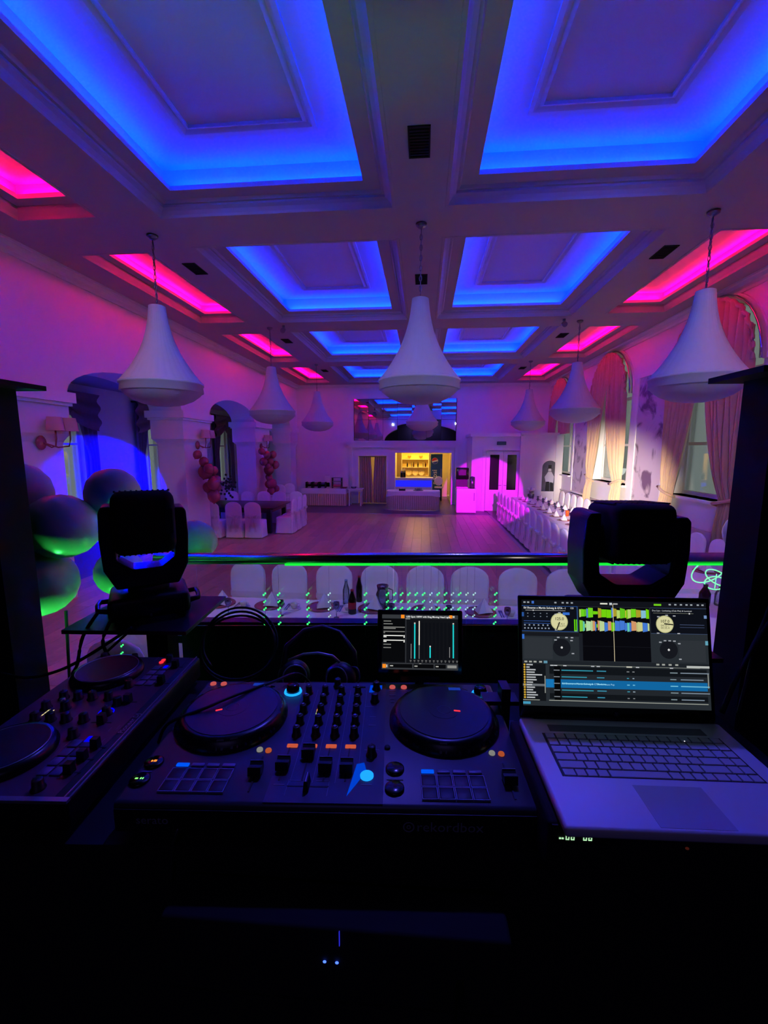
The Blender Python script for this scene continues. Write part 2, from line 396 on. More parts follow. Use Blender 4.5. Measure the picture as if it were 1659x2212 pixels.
for i in range(7):
    for j in range(2):
        a = -2.22 + i * 4.44 / 7
        o = MB().box(0.004, 4.44 / 7 - 0.004, -0.006, 0.0, 0.004, 0.896).build('mirror_pane', MIRROR, mir)
        o.location = (a, 0.002, j * 0.9); o.rotation_euler = (R(random.uniform(-.5, .5)), 0, R(random.uniform(-.4, .4)))
# ---- room behind the bar opening
struct('wall_bar', MB().box(-3.4, -3.2, YB + .2, 23, 0, 2.9).box(1.30, 1.5, YB + .2, 23, 0, 2.9).box(-3.4, 1.5, 22.8, 23.0, 0, 2.9).box(-3.4, 1.5, YB + .2, 23, 2.7, 2.9), CREAM)
struct('wall_bar_partition', MB().box(-1.5, -1.36, YB + .2, 22.8, 0, 2.7), CREAM)
struct('trim_11', MB().box(1.22, 1.30, YB + .2, 22.6, 0, 0.12).box(1.25, 1.30, YB + .25, YB + .32, 0.12, 2.27).box(1.25, 1.30, 20.9, 20.97, .12, 2.2), TRIMW)
area('bar_ceiling_lamp', (-0.2, 21.6, 2.65), (0, 0, 0), 1.2, 0.5, 48, (1.0, 0.62, 0.16))
area('bar_passage_lamp', (-2.3, 21.2, 2.65), (0, 0, 0), 0.6, 0.5, 16, (1.0, 0.66, 0.25))

# ---- white block in the far right corner with double doors and a niche picture
YC = 17.6; BX = 1.88
struct('wall_corner_block', MB().box(BX, 2.42, YC, YB, 0, 3.0).box(3.78, XR, YC - .12, YB, 0, 3.0).box(2.42, 3.78, YC, YB, 2.38, 3.0).box(2.42, 3.78, YC + .3, YB, 0, 2.38).box(BX, XR, YC, YB, 3.0, 3.02), WALL)
struct('trim_12', MB().box(BX - 0.08, 3.7, YC - 0.10, YB, 2.92, 3.04).box(3.7, XR, YC - 0.2, YB, 2.98, 3.06).box(3.70, 3.84, YC - 0.16, YC, 0, 2.95).box(5.02, 5.14, YC - 0.17, YC - .12, 0, 2.95).box(2.30, 2.42, YC - .05, YC, 0, 2.48).box(3.78, 3.88, YC - .15, YC, 0, 2.48).box(2.42, 3.78, YC - .05, YC, 2.38, 2.48), TRIMW)
for k, (a, b) in enumerate(((2.44, 3.095), (3.105, 3.76))):
    mb = MB().box(a, a + 0.15, YC + .02, YC + .07, 0.01, 2.36).box(b - 0.15, b, YC + .02, YC + .07, 0.01, 2.36).box(a + .15, b - .15, YC + .02, YC + .07, 0.01, 0.85).box(a + .15, b - .15, YC + .02, YC + .07, 2.22, 2.36)
    d = struct('door_%d' % (k + 1), mb, TRIMW)
    struct('door_pane', MB().box(a + .15, b - .15, YC + .04, YC + .05, 0.85, 2.22), BLACKG, d)
    struct('door_panel', MB().box(a + .18, b - .18, YC + .008, YC + .02, 0.15, 0.72), TRIMW, d)
    hx = b - .05 if k == 0 else a + .05
    struct('door_handle', MB().cyl((hx, YC + .02, 1.03), (hx, YC - .03, 1.03), 0.012, n=8).cyl((hx, YC - .03, 1.03), (hx + (-.1 if k == 0 else .1), YC - .03, 1.03), 0.01, n=8), STEEL, d)

# ---- ceiling: beam grid, mouldings, coffers
def bayrect(x0, x1, y0, y1, o): return (x0 - o, x1 + o, y0 - o, y1 + o)
cells = []
for (a, b) in BAYS:
    for (x0, x1) in BLUE_X: cells.append((*bayrect(x0, x1, a, b, 0.32), 'b', x0, x1, a, b))
    for (x0, x1) in PINK_X: cells.append((*bayrect(x0, x1, a, b, 0.22), 'p', x0, x1, a, b))
mb = MB(); cols = sorted({(c[0], c[1]) for c in cells}); xs = [XL - 0.8]
for (a, b) in BAYS: pass
rows_b = [(a - .32, b + .32) for (a, b) in BAYS]; rows_p = [(a - .22, b + .22) for (a, b) in BAYS]
y0, y1 = -3.2, YB + .2
edge = xs[0]
for (a, b) in cols:
    mb.box(edge, a, y0, y1, ZB, ZB + .12)
    rows = rows_b if b - a > 2 else rows_p; y = y0
    for (p, q) in rows: mb.box(a, b, y, p, ZB, ZB + .12); y = q
    mb.box(a, b, y, y1, ZB, ZB + .12); edge = b
mb.box(edge, XR + .45, y0, y1, ZB, ZB + .12)
ceil = struct('ceiling', mb, CEIL)
def ring(mb, A, za, B, zb):
    P = lambda r, z: [(r[0], r[2], z), (r[1], r[2], z), (r[1], r[3], z), (r[0], r[3], z)]
    return mb.add(P(A, za) + P(B, zb), [(i, (i + 1) % 4, 4 + (i + 1) % 4, 4 + i) for i in range(4)])
for k, (ox0, ox1, oy0, oy1, kind, x0, x1, a, b) in enumerate(cells):
    w = ox0 - x0
    mb = MB(); prof = [(0.002, -0.006), (0.02, -0.006), (0.03, 0.02), (0.06, 0.055), (0.10, 0.075), (0.10, 0.10), (0.13, 0.10), (0.15, 0.13)] if kind == 'b' else [(.002, -.005), (.02, -.005), (.03, .03), (.07, .09), (.07, .13)]
    off = -w; seq = [(off + .02, ZB + .0005), (off + .012, ZB - .006)] + [(off - d, ZB + z) for d, z in prof] + [(0.0, ZP)]
    for (o0, z0), (o1, z1) in zip(seq, seq[1:]): ring(mb, bayrect(x0, x1, a, b, o0), z0, bayrect(x0, x1, a, b, o1), z1)
    t = struct('trim_%d' % (20 + k), mb, CEIL)
    # lip, hidden shelf behind it and the recess box
    back = 0.16 if kind == 'b' else 0.09; top = ZP + (0.30 if kind == 'b' else 0.20)
    q = MB(); ring(q, bayrect(x0, x1, a, b, 0), ZP, bayrect(x0, x1, a, b, 0), ZP + .05); ring(q, bayrect(x0, x1, a, b, 0), ZP + .05, bayrect(x0, x1, a, b, back), ZP + .05)
    ring(q, bayrect(x0, x1, a, b, back), ZP + .05, bayrect(x0, x1, a, b, back), top)
    rr = bayrect(x0, x1, a, b, back); q.quad((rr[0], rr[2], top), (rr[0], rr[3], top), (rr[1], rr[3], top), (rr[1], rr[2], top))
    struct('coffer_recess', q, COFFER, t)
    if kind == 'b':
        q = MB(); r0 = bayrect(x0, x1, a, b, -0.40); r1 = bayrect(x0, x1, a, b, -0.44); r2 = bayrect(x0, x1, a, b, -0.48); r3 = bayrect(x0, x1, a, b, -0.52)
        ring(q, r0, top, r0, top - .03); ring(q, r0, top - .03, r1, top - .035); ring(q, r1, top - .035, r2, top - .015); ring(q, r2, top - .015, r3, top - .03); ring(q, r3, top - .03, r3, top)
        struct('coffer_moulding', q, COFFER, t)
# cornice round the hall
def cornice(name, x, s):
    prof = [(0, 5.05), (0.03, 5.05), (0.05, 5.09), (0.10, 5.12), (0.12, 5.17), (0.17, 5.17), (0.17, 5.21), (0, 5.21)]
    struct(name, MB().prism([(x + s * d, z) for d, z in prof], 1, YP + .3, YB), TRIMW)
cornice('trim_60', XL, 1); cornice('trim_61', XR, -1)
struct('trim_62', MB().prism([(YB - d, z) for d, z in [(0, 5.08), (0.03, 5.08), (0.09, 5.14), (0.12, 5.21), (0, 5.21)]], 0, XL + .1, XR - .1), TRIMW)

# ---- stage: proscenium arch, platform, dark shell behind the camera
arch = ARC(-0.15, 3.3, 3.2, 1.35, 30)
struct('wall_proscenium', MB().prism([(XL - .8, 0), (-3.35, 0)] + arch + [(3.05, 0), (XR + .2, 0), (XR + .2, 5.35), (XL - .8, 5.35)], 1, YP - 0.25, YP), WALL)
o2 = ARC(-0.15, 3.3, 3.4, 1.52, 30); struct('trim_63', MB().prism(o2 + arch[::-1], 1, YP, YP + .06), TRIMW)
struct('wall_aisle_front', MB().box(XA - .3, XL - .8, YP - .2, YP, 0, 4.1), WALL)
struct('floor_stage', MB().box(-5, 4.7, -3.1, YP - 0.02, 0.0, STAGE), STAGEM)
struct('wall_stage', MB().box(-5.1, -5.0, -3.2, YP - .25, 0, 5.2).box(4.7, 4.8, -3.2, YP - .25, 0, 5.2).box(-5.1, 4.8, -3.3, -3.2, 0, 5.2).box(-5.1, 4.8, -3.2, YP - .25, 5.08, 5.19), mat('stage_wall', '#3e3a44', .8))
# ================================================================== CHANDELIERS
def chandelier():
    t = thing('chandelier', '', 'chandelier', (0, 0, ZB))
    MB().lathe([(0.0, 0.0), (0.07, -0.002), (0.065, -0.03), (0.02, -0.06), (0.0, -0.06)], n=16).build('ceiling_rose', STEEL, t)
    ch = MB()
    for i in range(14):
        z = -0.06 - i * 0.06; pts = [(0.016 * math.cos(2 * PI * j / 8) if i % 2 else 0, 0 if i % 2 else 0.016 * math.cos(2 * PI * j / 8), z - 0.035 + 0.038 * math.sin(2 * PI * j / 8)) for j in range(8)]
        ch.tube(pts, 0.006, 4, closed=True)
    ch.tube([(0, 0, -.05), (0.004, 0, -0.89)], 0.004, 4)
    ch.build('chain', STEEL, t)
    prof = []
    for i in range(15):
        q = i / 14; prof.append((0.105 + 0.405 * (0.22 * q + 0.78 * q ** 2.35), -0.88 - 0.98 * q))
    MB().lathe([(0.0, -0.872), (0.09, -0.872)] + prof, n=96, rib=0.012, ribs=32).build('fabric_drape', FABRIC, t)
    MB().lathe([(0.51, -1.86), (0.53, -1.87), (0.53, -1.90), (0.515, -1.905), (0.525, -1.99), (0.50, -2.0)], n=48).build('ring_band', FABRIC, t)
    MB().lathe([(0.50, -1.995), (0.47, -2.03), (0.38, -2.10), (0.26, -2.15), (0.12, -2.175), (0.0, -2.18)], n=64, rib=0.008, ribs=32).build('fabric_bowl', FABRIC, t)
    return t
ch0 = chandelier()
CH = [(-3.57, 5.9, 'big draped white chandelier hanging over the left side, in front of the widest arch'), (-0.07, 5.9, 'big draped white chandelier hanging in the middle before the mirror'),
      (3.33, 5.9, 'big draped white chandelier hanging before the window curtain at right'), (-3.57, 10.35, 'draped white chandelier hanging over the bare dark table, second along the left'),
      (3.33, 10.35, 'draped white chandelier hanging beside the middle arched curtain at right'), (-3.57, 14.8, 'small distant white chandelier at left, near the buffet corner'),
      (-0.07, 14.8, 'distant white chandelier seen below the big middle one, before the mirror'), (3.33, 14.8, 'small distant white chandelier above the pink lit double doors')]
for i, (x, y, l) in enumerate(CH):
    o = ch0 if i == 0 else dup(ch0, (x, y, ZB)); o.location = (x, y, ZB); o['label'] = l; o['group'] = 'draped white chandeliers'
# ceiling vents, small spotlights, disco ball
v0 = None
VENTS = [(-0.08, 4.43, 0, 'dark ceiling vent in the middle beam, the nearest one'), (-0.08, 7.70, 0, 'dark ceiling vent in the middle beam behind the chandelier chain'),
         (-3.56, 6.98, 0, 'dark ceiling vent between the left pink and blue coffers, nearest'), (3.33, 6.98, 0, 'dark ceiling vent between the right blue and pink coffers, nearest'),
         (-3.56, 11.6, 0, 'dark ceiling vent on the left beam, second one back'), (3.33, 11.6, 0, 'dark ceiling vent on the right beam, second one back'),
         (-3.56, 16.0, 0, 'dark ceiling vent on the left beam, the farthest'), (3.33, 16.0, 0, 'dark ceiling vent on the right beam, the farthest')]
for i, (x, y, r, l) in enumerate(VENTS):
    if v0 is None:
        v0 = thing('ceiling_vent', l, 'vent', (x, y, ZB), 0, 'ceiling vents')
        MB().box(-.10, .10, -.21, -.19, -.012, 0).box(-.10, .10, .19, .21, -.012, 0).box(-.10, -.085, -.19, .19, -.012, 0).box(.085, .10, -.19, .19, -.012, 0).build('frame', BLACKM, v0)
        MB().box(-.085, .085, -.19, .19, -.003, 0).build('backing', RUBBER, v0)
        s0 = MB().box(-.085, .085, -.006, .006, -.010, -.003).mesh('slat', BLACKM)
        for k in range(9):
            o = bpy.data.objects.new('slat', s0); COL.objects.link(o); o.parent = v0; o.location = (0, -.16 + k * .04, 0)
    else: dup(v0, (x, y, ZB), r, l)
for (x, l) in ((-3.2, 'small silver spotlight clamped under the ceiling beam at left'), (2.95, 'small silver spotlight clamped under the ceiling beam at right')):
    t = thing('ceiling_spotlight', l, 'spotlight', (x, 10.2, ZB), 0, 'ceiling spotlights')
    MB().cyl((0, 0, 0), (0, 0, -0.05), 0.03, n=10).build('mount', STEEL, t)
    MB().cyl((0, -0.08, -0.13), (0, 0.06, -0.08), 0.055, 0.04, n=14).build('lamp_head', STEEL, t)
t = thing('disco_ball', 'mirrored disco ball hung behind the middle chandelier, seen in the mirror', 'disco ball', (-0.07, 10.35, ZB))
MB().cyl((0, 0, 0), (0, 0, -0.32), 0.008, n=6).build('rod', STEEL, t)
m = MB(); m.smooth = False; bb = MB()
n, k = 20, 10
vs = [(0.2 * math.cos(2 * PI * i / n) * math.sin(PI * j / k), 0.2 * math.sin(2 * PI * i / n) * math.sin(PI * j / k), -0.52 - 0.2 * math.cos(PI * j / k)) for j in range(k + 1) for i in range(n)]
bb.add(vs, [(j * n + i, j * n + (i + 1) % n, (j + 1) * n + (i + 1) % n, (j + 1) * n + i) for j in range(k) for i in range(n)])
bb.build('mirror_ball', MIRROR, t)

# ================================================================== COVERED CHAIRS
def chair(label):
    t = thing('covered_chair', label, 'chair')
    # loose cover of the backrest: rounded top, slightly leaning
    W0 = 0.235
    def wid(z): return W0 * (1.0 if z < 0.84 else math.sqrt(max(0.0, 1 - ((z - 0.84) / 0.171) ** 2.2)) * 0.98 + 0.02)
    m = MB(); zs = [0.02, 0.2, 0.45, 0.6, 0.72, 0.84, 0.90, 0.945, 0.975, 0.995, 1.0075]; n = 18; vs = []
    for z in zs:
        w = wid(z) * (1.06 if z < 0.1 else 1.0) * (0.96 if 0.4 < z < 0.65 else 1.0); c = -0.215 - 0.05 * max(0, z - 0.45)
        for i in range(n):
            a = 2 * PI * i / n; rip = 0.008 * math.sin(5 * a) * max(0, 0.5 - z) * 2; th = 0.035 if z < .97 else 0.025
            vs.append((math.copysign(abs(math.cos(a)) ** 0.55, math.cos(a)) * w, c + math.copysign(abs(math.sin(a)) ** 0.7, math.sin(a)) * th + rip, z))
    m.smooth = True; m.add(vs, [(j * n + i, j * n + (i + 1) % n, (j + 1) * n + (i + 1) % n, (j + 1) * n + i) for j in range(len(zs) - 1) for i in range(n)])
    m.add(vs[-n:], [list(range(n))]); m.build('back_cover', CLOTH, t)
    # seat cover with a skirt to the floor
    m = MB(); n = 48; rings = [(0.02, 1.06, 0.022), (0.15, 1.03, 0.016), (0.35, 1.0, 0.006), (0.455, 0.98, 0.0), (0.475, 0.93, 0.0)]; vs = []
    for (z, s, rp) in rings:
        for i in range(n):
            a = 2 * PI * i / n; q = 1 + rp * 4 * math.sin(10 * a) * .25
            vs.append((math.copysign(abs(math.cos(a)) ** 0.35, math.cos(a)) * 0.235 * s * q, 0.03 + math.copysign(abs(math.sin(a)) ** 0.35, math.sin(a)) * 0.24 * s * q, z))
    m.smooth = True; m.add(vs, [(j * n + i, j * n + (i + 1) % n, (j + 1) * n + (i + 1) % n, (j + 1) * n + i) for j in range(len(rings) - 1) for i in range(n)])
    m.add(vs[-n:], [list(range(n))]); m.build('seat_cover', CLOTH, t)
    # satin sash: band, bow loops, tails
    b = MB(); pts = []
    for k in range(2):
        z = 0.56 + 0.07 * k
        pts.append([(math.copysign(abs(math.cos(a)) ** 0.55, math.cos(a)) * 0.236, -0.222 + math.copysign(abs(math.sin(a)) ** .7, math.sin(a)) * 0.044, z) for a in [2 * PI * i / 20 for i in range(20)]])
    b.smooth = True; b.add(pts[0] + pts[1], [(i, (i + 1) % 20, 20 + (i + 1) % 20, 20 + i) for i in range(20)])
    sash = b.build('sash', SATIN, t)
    b = MB(); b.sphere((0, -0.275, 0.595), 0.028, 0.02, 0.03, 8, 6)
    for s in (-1, 1):
        b.grid(lambda u, v: (s * (0.01 + 0.13 * math.sin(PI * u * 0.5) + 0.012 * math.cos(6 * v)), -0.275 - 0.035 * math.sin(2 * PI * v) * math.sin(PI * u), 0.60 + 0.012 * u + 0.05 * math.cos(2 * PI * v) * math.sin(PI * min(1, u * .9 + .1))), 6, 10)
        b.grid(lambda u, v: (s * (0.012 + 0.075 * v + 0.05 * (u - .5) * (0.4 + v)), -0.272 - 0.02 * v + 0.012 * math.sin(9 * u + 4 * v), 0.59 - 0.40 * v), 4, 8)
    b.build('bow', SATIN, t)
    return t
c0 = chair('white covered chair under the light stand at left, its back to the stage'); c0.location = (-2.33, 3.22, 0)
def put_chair(x, y, rz, label, group):
    o = dup(c0, (x, y, 0), rz, label); o['group'] = group; return o
for i, x in enumerate([-2.24, -1.69, -1.11, -0.53, 0.04, 0.59, 1.17, 1.74]):
    put_chair(x, 5.10, PI, 'white covered chair facing the stage behind the glass rail, %s from the left' % ORD[i], 'chairs along the front table')
for i in range(16):
    put_chair(2.82, 15.15 - 0.585 * i, -PI / 2, 'white chair, dance floor side of the long table, %s from the far end' % ORD[i], 'chairs on the dance floor side of the long table')
for i in range(16):
    put_chair(4.55, 15.6 - 0.585 * i, PI / 2, 'white chair, window side of the long table, %s from the far end' % ORD[i], 'chairs on the window side of the long table')
LEFT = [(-5.75, 11.62, 0, 'white covered chair at the bare dark table, half behind the pier'), (-5.15, 11.70, 0, 'white covered chair with bow beside the bare table, next to the pier'), (-4.62, 11.72, 0, 'white covered chair with bow at the near corner of the bare table'),
        (-3.98, 12.45, PI / 2, 'white covered chair at the end of the bare table, nearest of the three'), (-3.98, 13.0, PI / 2, 'white covered chair at the end of the bare table, middle of the three'), (-3.98, 13.55, PI / 2, 'white covered chair at the end of the bare table, farthest of the three'),
        (-6.5, 14.2, PI, 'white covered chair behind the bare table, deep inside the arch'), (-5.95, 14.2, PI, 'white covered chair behind the bare table, second from the arch'), (-5.4, 14.25, PI, 'white covered chair behind the bare table, against the second pier'),
        (-4.85, 14.2, PI, 'white covered chair behind the bare table, before the second pier'), (-4.3, 14.3, PI, 'white covered chair behind the bare table, near its far corner'),
        (-5.95, 16.35, PI, 'white covered chair beyond the second pier, first of three'), (-5.75, 17.0, PI, 'white covered chair standing beyond the second pier, second of three'), (-5.55, 17.65, PI, 'white covered chair beyond the second pier, third of three'),
        (-7.2, 12.6, -PI / 2, 'white covered chair in the aisle at the far end of the bare table'), (-7.2, 13.3, -PI / 2, 'white covered chair in the aisle by the window, behind the bare table')]
for (x, y, r, l) in LEFT: put_chair(x, y, r, l, 'chairs round the bare dark table')

# ================================================================== TABLES
# bare wooden table under the arch
t = thing('dining_table', 'bare dark wooden dining table reaching out of the arch', 'table', (-5.55, 12.98, 0))
MB().rbox(-1.28, 1.28, -0.86, 0.86, 0.71, 0.76, 0.012, 2).build('tabletop', DARKWOOD, t)
MB().box(-1.16, 1.16, -.74, .74, .60, .71).build('apron', DARKWOOD, t)
for sx in (-1, 1):
    for sy in (-1, 1): MB().box(sx * 1.1 - .06, sx * 1.1 + .06, sy * .68 - .06, sy * .68 + .06, 0, 0.60).build('leg', DARKWOOD, t)
# cloth-covered banquet tables
def banquet(label, x0, x1, y0, y1, drop=0.42):
    t = thing('banquet_table', label, 'table', ((x0 + x1) / 2, (y0 + y1) / 2, 0)); hx, hy = (x1 - x0) / 2, (y1 - y0) / 2
    MB().box(-hx + .02, hx - .02, -hy + .02, hy - .02, 0.705, 0.735).build('tabletop', DARKWOOD, t)
    for sx in (-1, 1):
        for sy in (-1, 1): MB().cyl((sx * (hx - .15), sy * (hy - .15), 0), (sx * (hx - .15), sy * (hy - .15), .705), 0.025, n=8).build('leg', STEEL, t)
    per = [( -hx, -hy), (hx, -hy), (hx, hy), (-hx, hy)]; pts = []
    for i in range(4):
        a, b = Vector(per[i]), Vector(per[(i + 1) % 4]); n = max(4, int((b - a).length / 0.12)); pts += [tuple(a + (b - a) * k / n) for k in range(n)]
    N = len(pts); vs = [(x, y, 0.745) for x, y in pts]
    for lv, z in ((0.3, .745 - drop * .3), (1.0, .745 - drop)):
        for i, (x, y) in enumerate(pts):
            q = 0.012 + 0.02 * lv * (1 + math.sin(i * 1.9)); l = math.hypot(x, y); nx = (1 if x > hx - .01 else -1 if x < -hx + .01 else 0); ny = (1 if y > hy - .01 else -1 if y < -hy + .01 else 0)
            vs.append((x + nx * q, y + ny * q, z))
    m = MB(); m.add(vs, [(j * N + i, j * N + (i + 1) % N, (j + 1) * N + (i + 1) % N, (j + 1) * N + i) for j in range(2) for i in range(N)] + [list(range(N))])
    o = m.build('tablecloth', CLOTH); tag(o, 'white tablecloth on the ' + label.split(' ', 1)[1], 'tablecloth', 'white tablecloths'); o.location = t.location
    return t
banquet('long banquet table in front of the stage, set with pink plates', -2.85, 1.88, 3.72, 4.72)
banquet('banquet corner table holding bottles, below the right end of the rail', 2.04, 4.3, 2.75, 5.35)
banquet('long banquet table running along the arched windows', 3.16, 4.2, 5.55, 16.0)

# place settings
def setting():
    return MB().lathe([(0, 0.004), (0.10, 0.004), (0.115, 0.008), (0.16, 0.012), (0.163, 0.008), (0.12, 0.0), (0, 0)], n=28).build('charger_plate', ROSE)
def napkin():
    m = MB(); m.add([(-.085, -.06, 0), (.085, -.06, 0), (.075, .06, 0), (-.075, .06, 0), (0, 0.0, .15), (0, -.075, 0.01), (0, .07, 0.01)],
                    [(0, 5, 4), (5, 1, 4), (1, 2, 4), (2, 6, 4), (6, 3, 4), (3, 0, 4)])
    o = m.build('folded_napkin', CLOTH); return o
def cup():
    t = thing('coffee_cup', '', 'cup')
    MB().lathe([(0, 0.002), (.04, .002), (.07, .010), (.071, .007), (.045, 0), (0, 0)], n=20).build('saucer', TRIMW, t)
    MB().lathe([(0, .010), (.025, .010), (.038, .045), (.040, .065), (.037, .065), (.034, .045), (.02, .016), (0, .016)], n=18).build('bowl', TRIMW, t)
    MB().tube([(.038, 0, .055), (.06, 0, .05), (.06, 0, .03), (.035, 0, .025)], .004, 5).build('handle', TRIMW, t); return t
def goblet():
    return MB().lathe([(0, .002), (.03, .002), (.004, .012), (.004, .075), (.025, .10), (.033, .13), (.030, .165), (.028, .165), (.031, .13), (.023, .103), (0, .082)], n=14).build('wine_glass', CLEAR)
def cutlery():
    m = MB()
    for k in range(2): m.box(-.006 + .022 * k, .004 + .022 * k, -.10, .03, 0, .004).box(-.010 + .022 * k, .008 + .022 * k, .03, .09, 0, .004)
    return m.build('fork_and_knife', STEEL)
TZ = 0.7455
p0, n0, k0, g0, f0 = setting(), napkin(), cup(), goblet(), cutlery()
used = {}
def put(o, x, y, z, rz, label, cat, group):
    if o.name not in used: used[o.name] = 1; r = o; r.location = (x, y, z); r.rotation_euler = (0, 0, rz)
    elif o.type == 'EMPTY': r = dup(o, (x, y, z), rz)
    else: r = o.copy(); COL.objects.link(r); r.location = (x, y, z); r.rotation_euler = (0, 0, rz)
    tag(r, label, cat, group); return r
FX = [-2.22, -1.66, -1.08, -0.52, 0.05, 0.62, 1.2, 1.72]
for i, x in enumerate(FX):
    w = ORD[i] + ' from the left'
    put(p0, x, 4.50, TZ, 0, 'rose coloured charger plate on the front table, ' + w, 'plate', 'charger plates on the front table')
    put(n0, x + .03, 4.50, TZ + .012, 0.3 * (i % 3 - 1), 'white napkin folded to a peak on the front table, ' + w, 'napkin', 'napkins on the front table')
    put(k0, x + .30, 4.42, TZ, 0.4 * i, 'white coffee cup on the front table, ' + w, 'cup', 'cups on the front table')
    put(f0, x + .20, 4.48, TZ, 0, 'fork and knife beside a plate on the front table, ' + w, 'cutlery', 'cutlery on the front table')
    put(g0, x + .22, 4.22, TZ, 0, 'clear wine glass on the front table, ' + w, 'glass', 'wine glasses on the front table')
for i in range(15):
    y = 15.2 - 0.63 * i
    for (x, s) in ((3.38, 'dance floor'), (3.98, 'window')):
        w = 'long table, %s side, %s from the far end' % (s, ORD[i])
        put(p0, x, y, TZ, 0, 'charger plate on the ' + w, 'plate', 'charger plates on the long table')
        put(n0, x, y, TZ + .012, PI / 2, 'peaked napkin on the ' + w, 'napkin', 'napkins on the long table')
        put(g0, x + (.22 if s[0] == 'd' else -.22), y + .2, TZ, 0, 'wine glass on the ' + w, 'glass', 'wine glasses on the long table')
for (x, y, l) in ((2.3, 3.35, 'nearest the laptop'), (2.95, 3.9, 'behind the dark column')):
    put(p0, x, y, TZ, 0, 'charger plate on the corner table, ' + l, 'plate', 'charger plates on the corner table'); put(n0, x, y, TZ + .012, 0.5, 'peaked napkin on the corner table, ' + l, 'napkin', 'napkins on the corner table')

def bottle(label, x, y, h, r, body, cap, lab=None, neck=0.35):
    t = thing('bottle', label, 'bottle', (x, y, TZ))
    MB().lathe([(0, 0), (r * .9, 0), (r, .01), (r, h * (1 - neck) * .9), (r * .85, h * (1 - neck)), (r * .42, h * .86), (r * .38, h * .93), (0, h * .93)], n=18).build('bottle_body', body, t)
    MB().cyl((0, 0, h * .93), (0, 0, h), r * .42, n=12).build('cap', cap, t)
    if lab: MB().lathe([(r * 1.01, h * .22), (r * 1.02, h * .23), (r * 1.02, h * .48), (r * 1.01, h * .49)], n=18).build('paper_label', lab, t)
    return t
REDL = mat('red_label', '#b0202a', 0.5); COLA = mat('cola', '#1a0a08', 0.15); BROWNG = mat('brown_glass', '#3a1208', 0.15); PALEB = mat('pale_blue_plastic', '#8fa4c8', 0.2)
bottle('dark cola bottle with red label on the front table', -0.72, 4.35, 0.26, 0.042, COLA, REDL, REDL)
bottle('clear water bottle standing behind the cola bottle', -0.83, 4.62, 0.28, 0.038, CLEAR, PALEB)
bottle('second dark bottle with a red cap, behind the cola', -0.70, 4.72, 0.30, 0.036, COLA, REDL)
t = thing('water_jug', 'clear glass water jug on the front table right of the cola', 'jug', (-0.42, 4.55, TZ))
MB().lathe([(0, .003), (.06, .003), (.075, .06), (.07, .16), (.055, .20), (.065, .25), (.062, .25), (.052, .20), (.066, .16), (.07, .06), (0, .01)], n=20).build('jug_body', CLEAR, t)
MB().tube([(.06, 0, .22), (.11, 0, .2), (.11, 0, .1), (.07, 0, .08)], .008, 6).build('handle', CLEAR, t)
bottle('brown bottle under the glowing green tubes', 3.10, 4.95, 0.24, 0.055, BROWNG, BLACK)
bottle('grey bottle beside the brown one under the glowing tubes', 3.27, 4.97, 0.22, 0.05, CLEAR, SILVER)
bottle('clear bottle beside the dark column on the corner table', 3.45, 5.0, 0.2, 0.055, CLEAR, SILVER)
GLOW = em('glow_green', '#6dffa0', 1.6)
m = MB()
for (cx, cz, r, tl, ph) in ((3.12, 1.14, .17, .5, 0), (3.22, 1.06, .13, -.3, 1), (3.2, 1.0, .11, .1, 2)):
    m.tube([(cx + r * math.cos(a + ph), 4.96 + r * .35 * math.sin(a + ph), cz + r * .55 * math.sin(a + ph) + tl * r * math.cos(a + ph)) for a in [2 * PI * i / 22 for i in range(22)]], 0.006, 5, closed=True)
m.tube([(3.2, 4.96, .94), (3.21, 4.97, 1.1)], .004, 4)
tag(m.build('glow_tubing', GLOW), 'tangle of glowing green tubes hanging over bottles at right', 'glow sticks')
# flowers and a vase at the far end of the long table, orange glass, candle
t = thing('flower_vase', 'silver vase of flowers at the far end of the long table', 'vase', (3.75, 15.65, TZ))
MB().lathe([(0, 0), (.06, 0), (.10, .06), (.11, .14), (.08, .2), (.1, .24)], n=18).build('vase_body', STEEL, t)
m = MB(); [m.sphere((random.uniform(-.13, .13), random.uniform(-.13, .13), .26 + random.uniform(0, .1)), .05, n=8, m=6) for _ in range(14)]; o = m.build('blossoms', SATIN, t); o['kind'] = 'stuff'
ORANGE = mat('orange_glass', '#e8571c', 0.2)
o = MB().lathe([(0, 0), (.035, 0), (.045, .1), (.04, .15), (0, .15)], n=14).build('orange_tumbler', ORANGE); o.location = (3.68, 11.5, TZ); tag(o, 'orange drinking glass in the middle of the long table', 'glass')
o = MB().lathe([(0, 0), (.04, 0), (.045, .1), (.04, .1), (.036, .01), (0, .01)], n=14).build('candle_jar', em('jar_green', '#18b060', .6)); o.location = (3.72, 9.3, TZ); tag(o, 'small glowing green candle jar on the long table', 'candle')

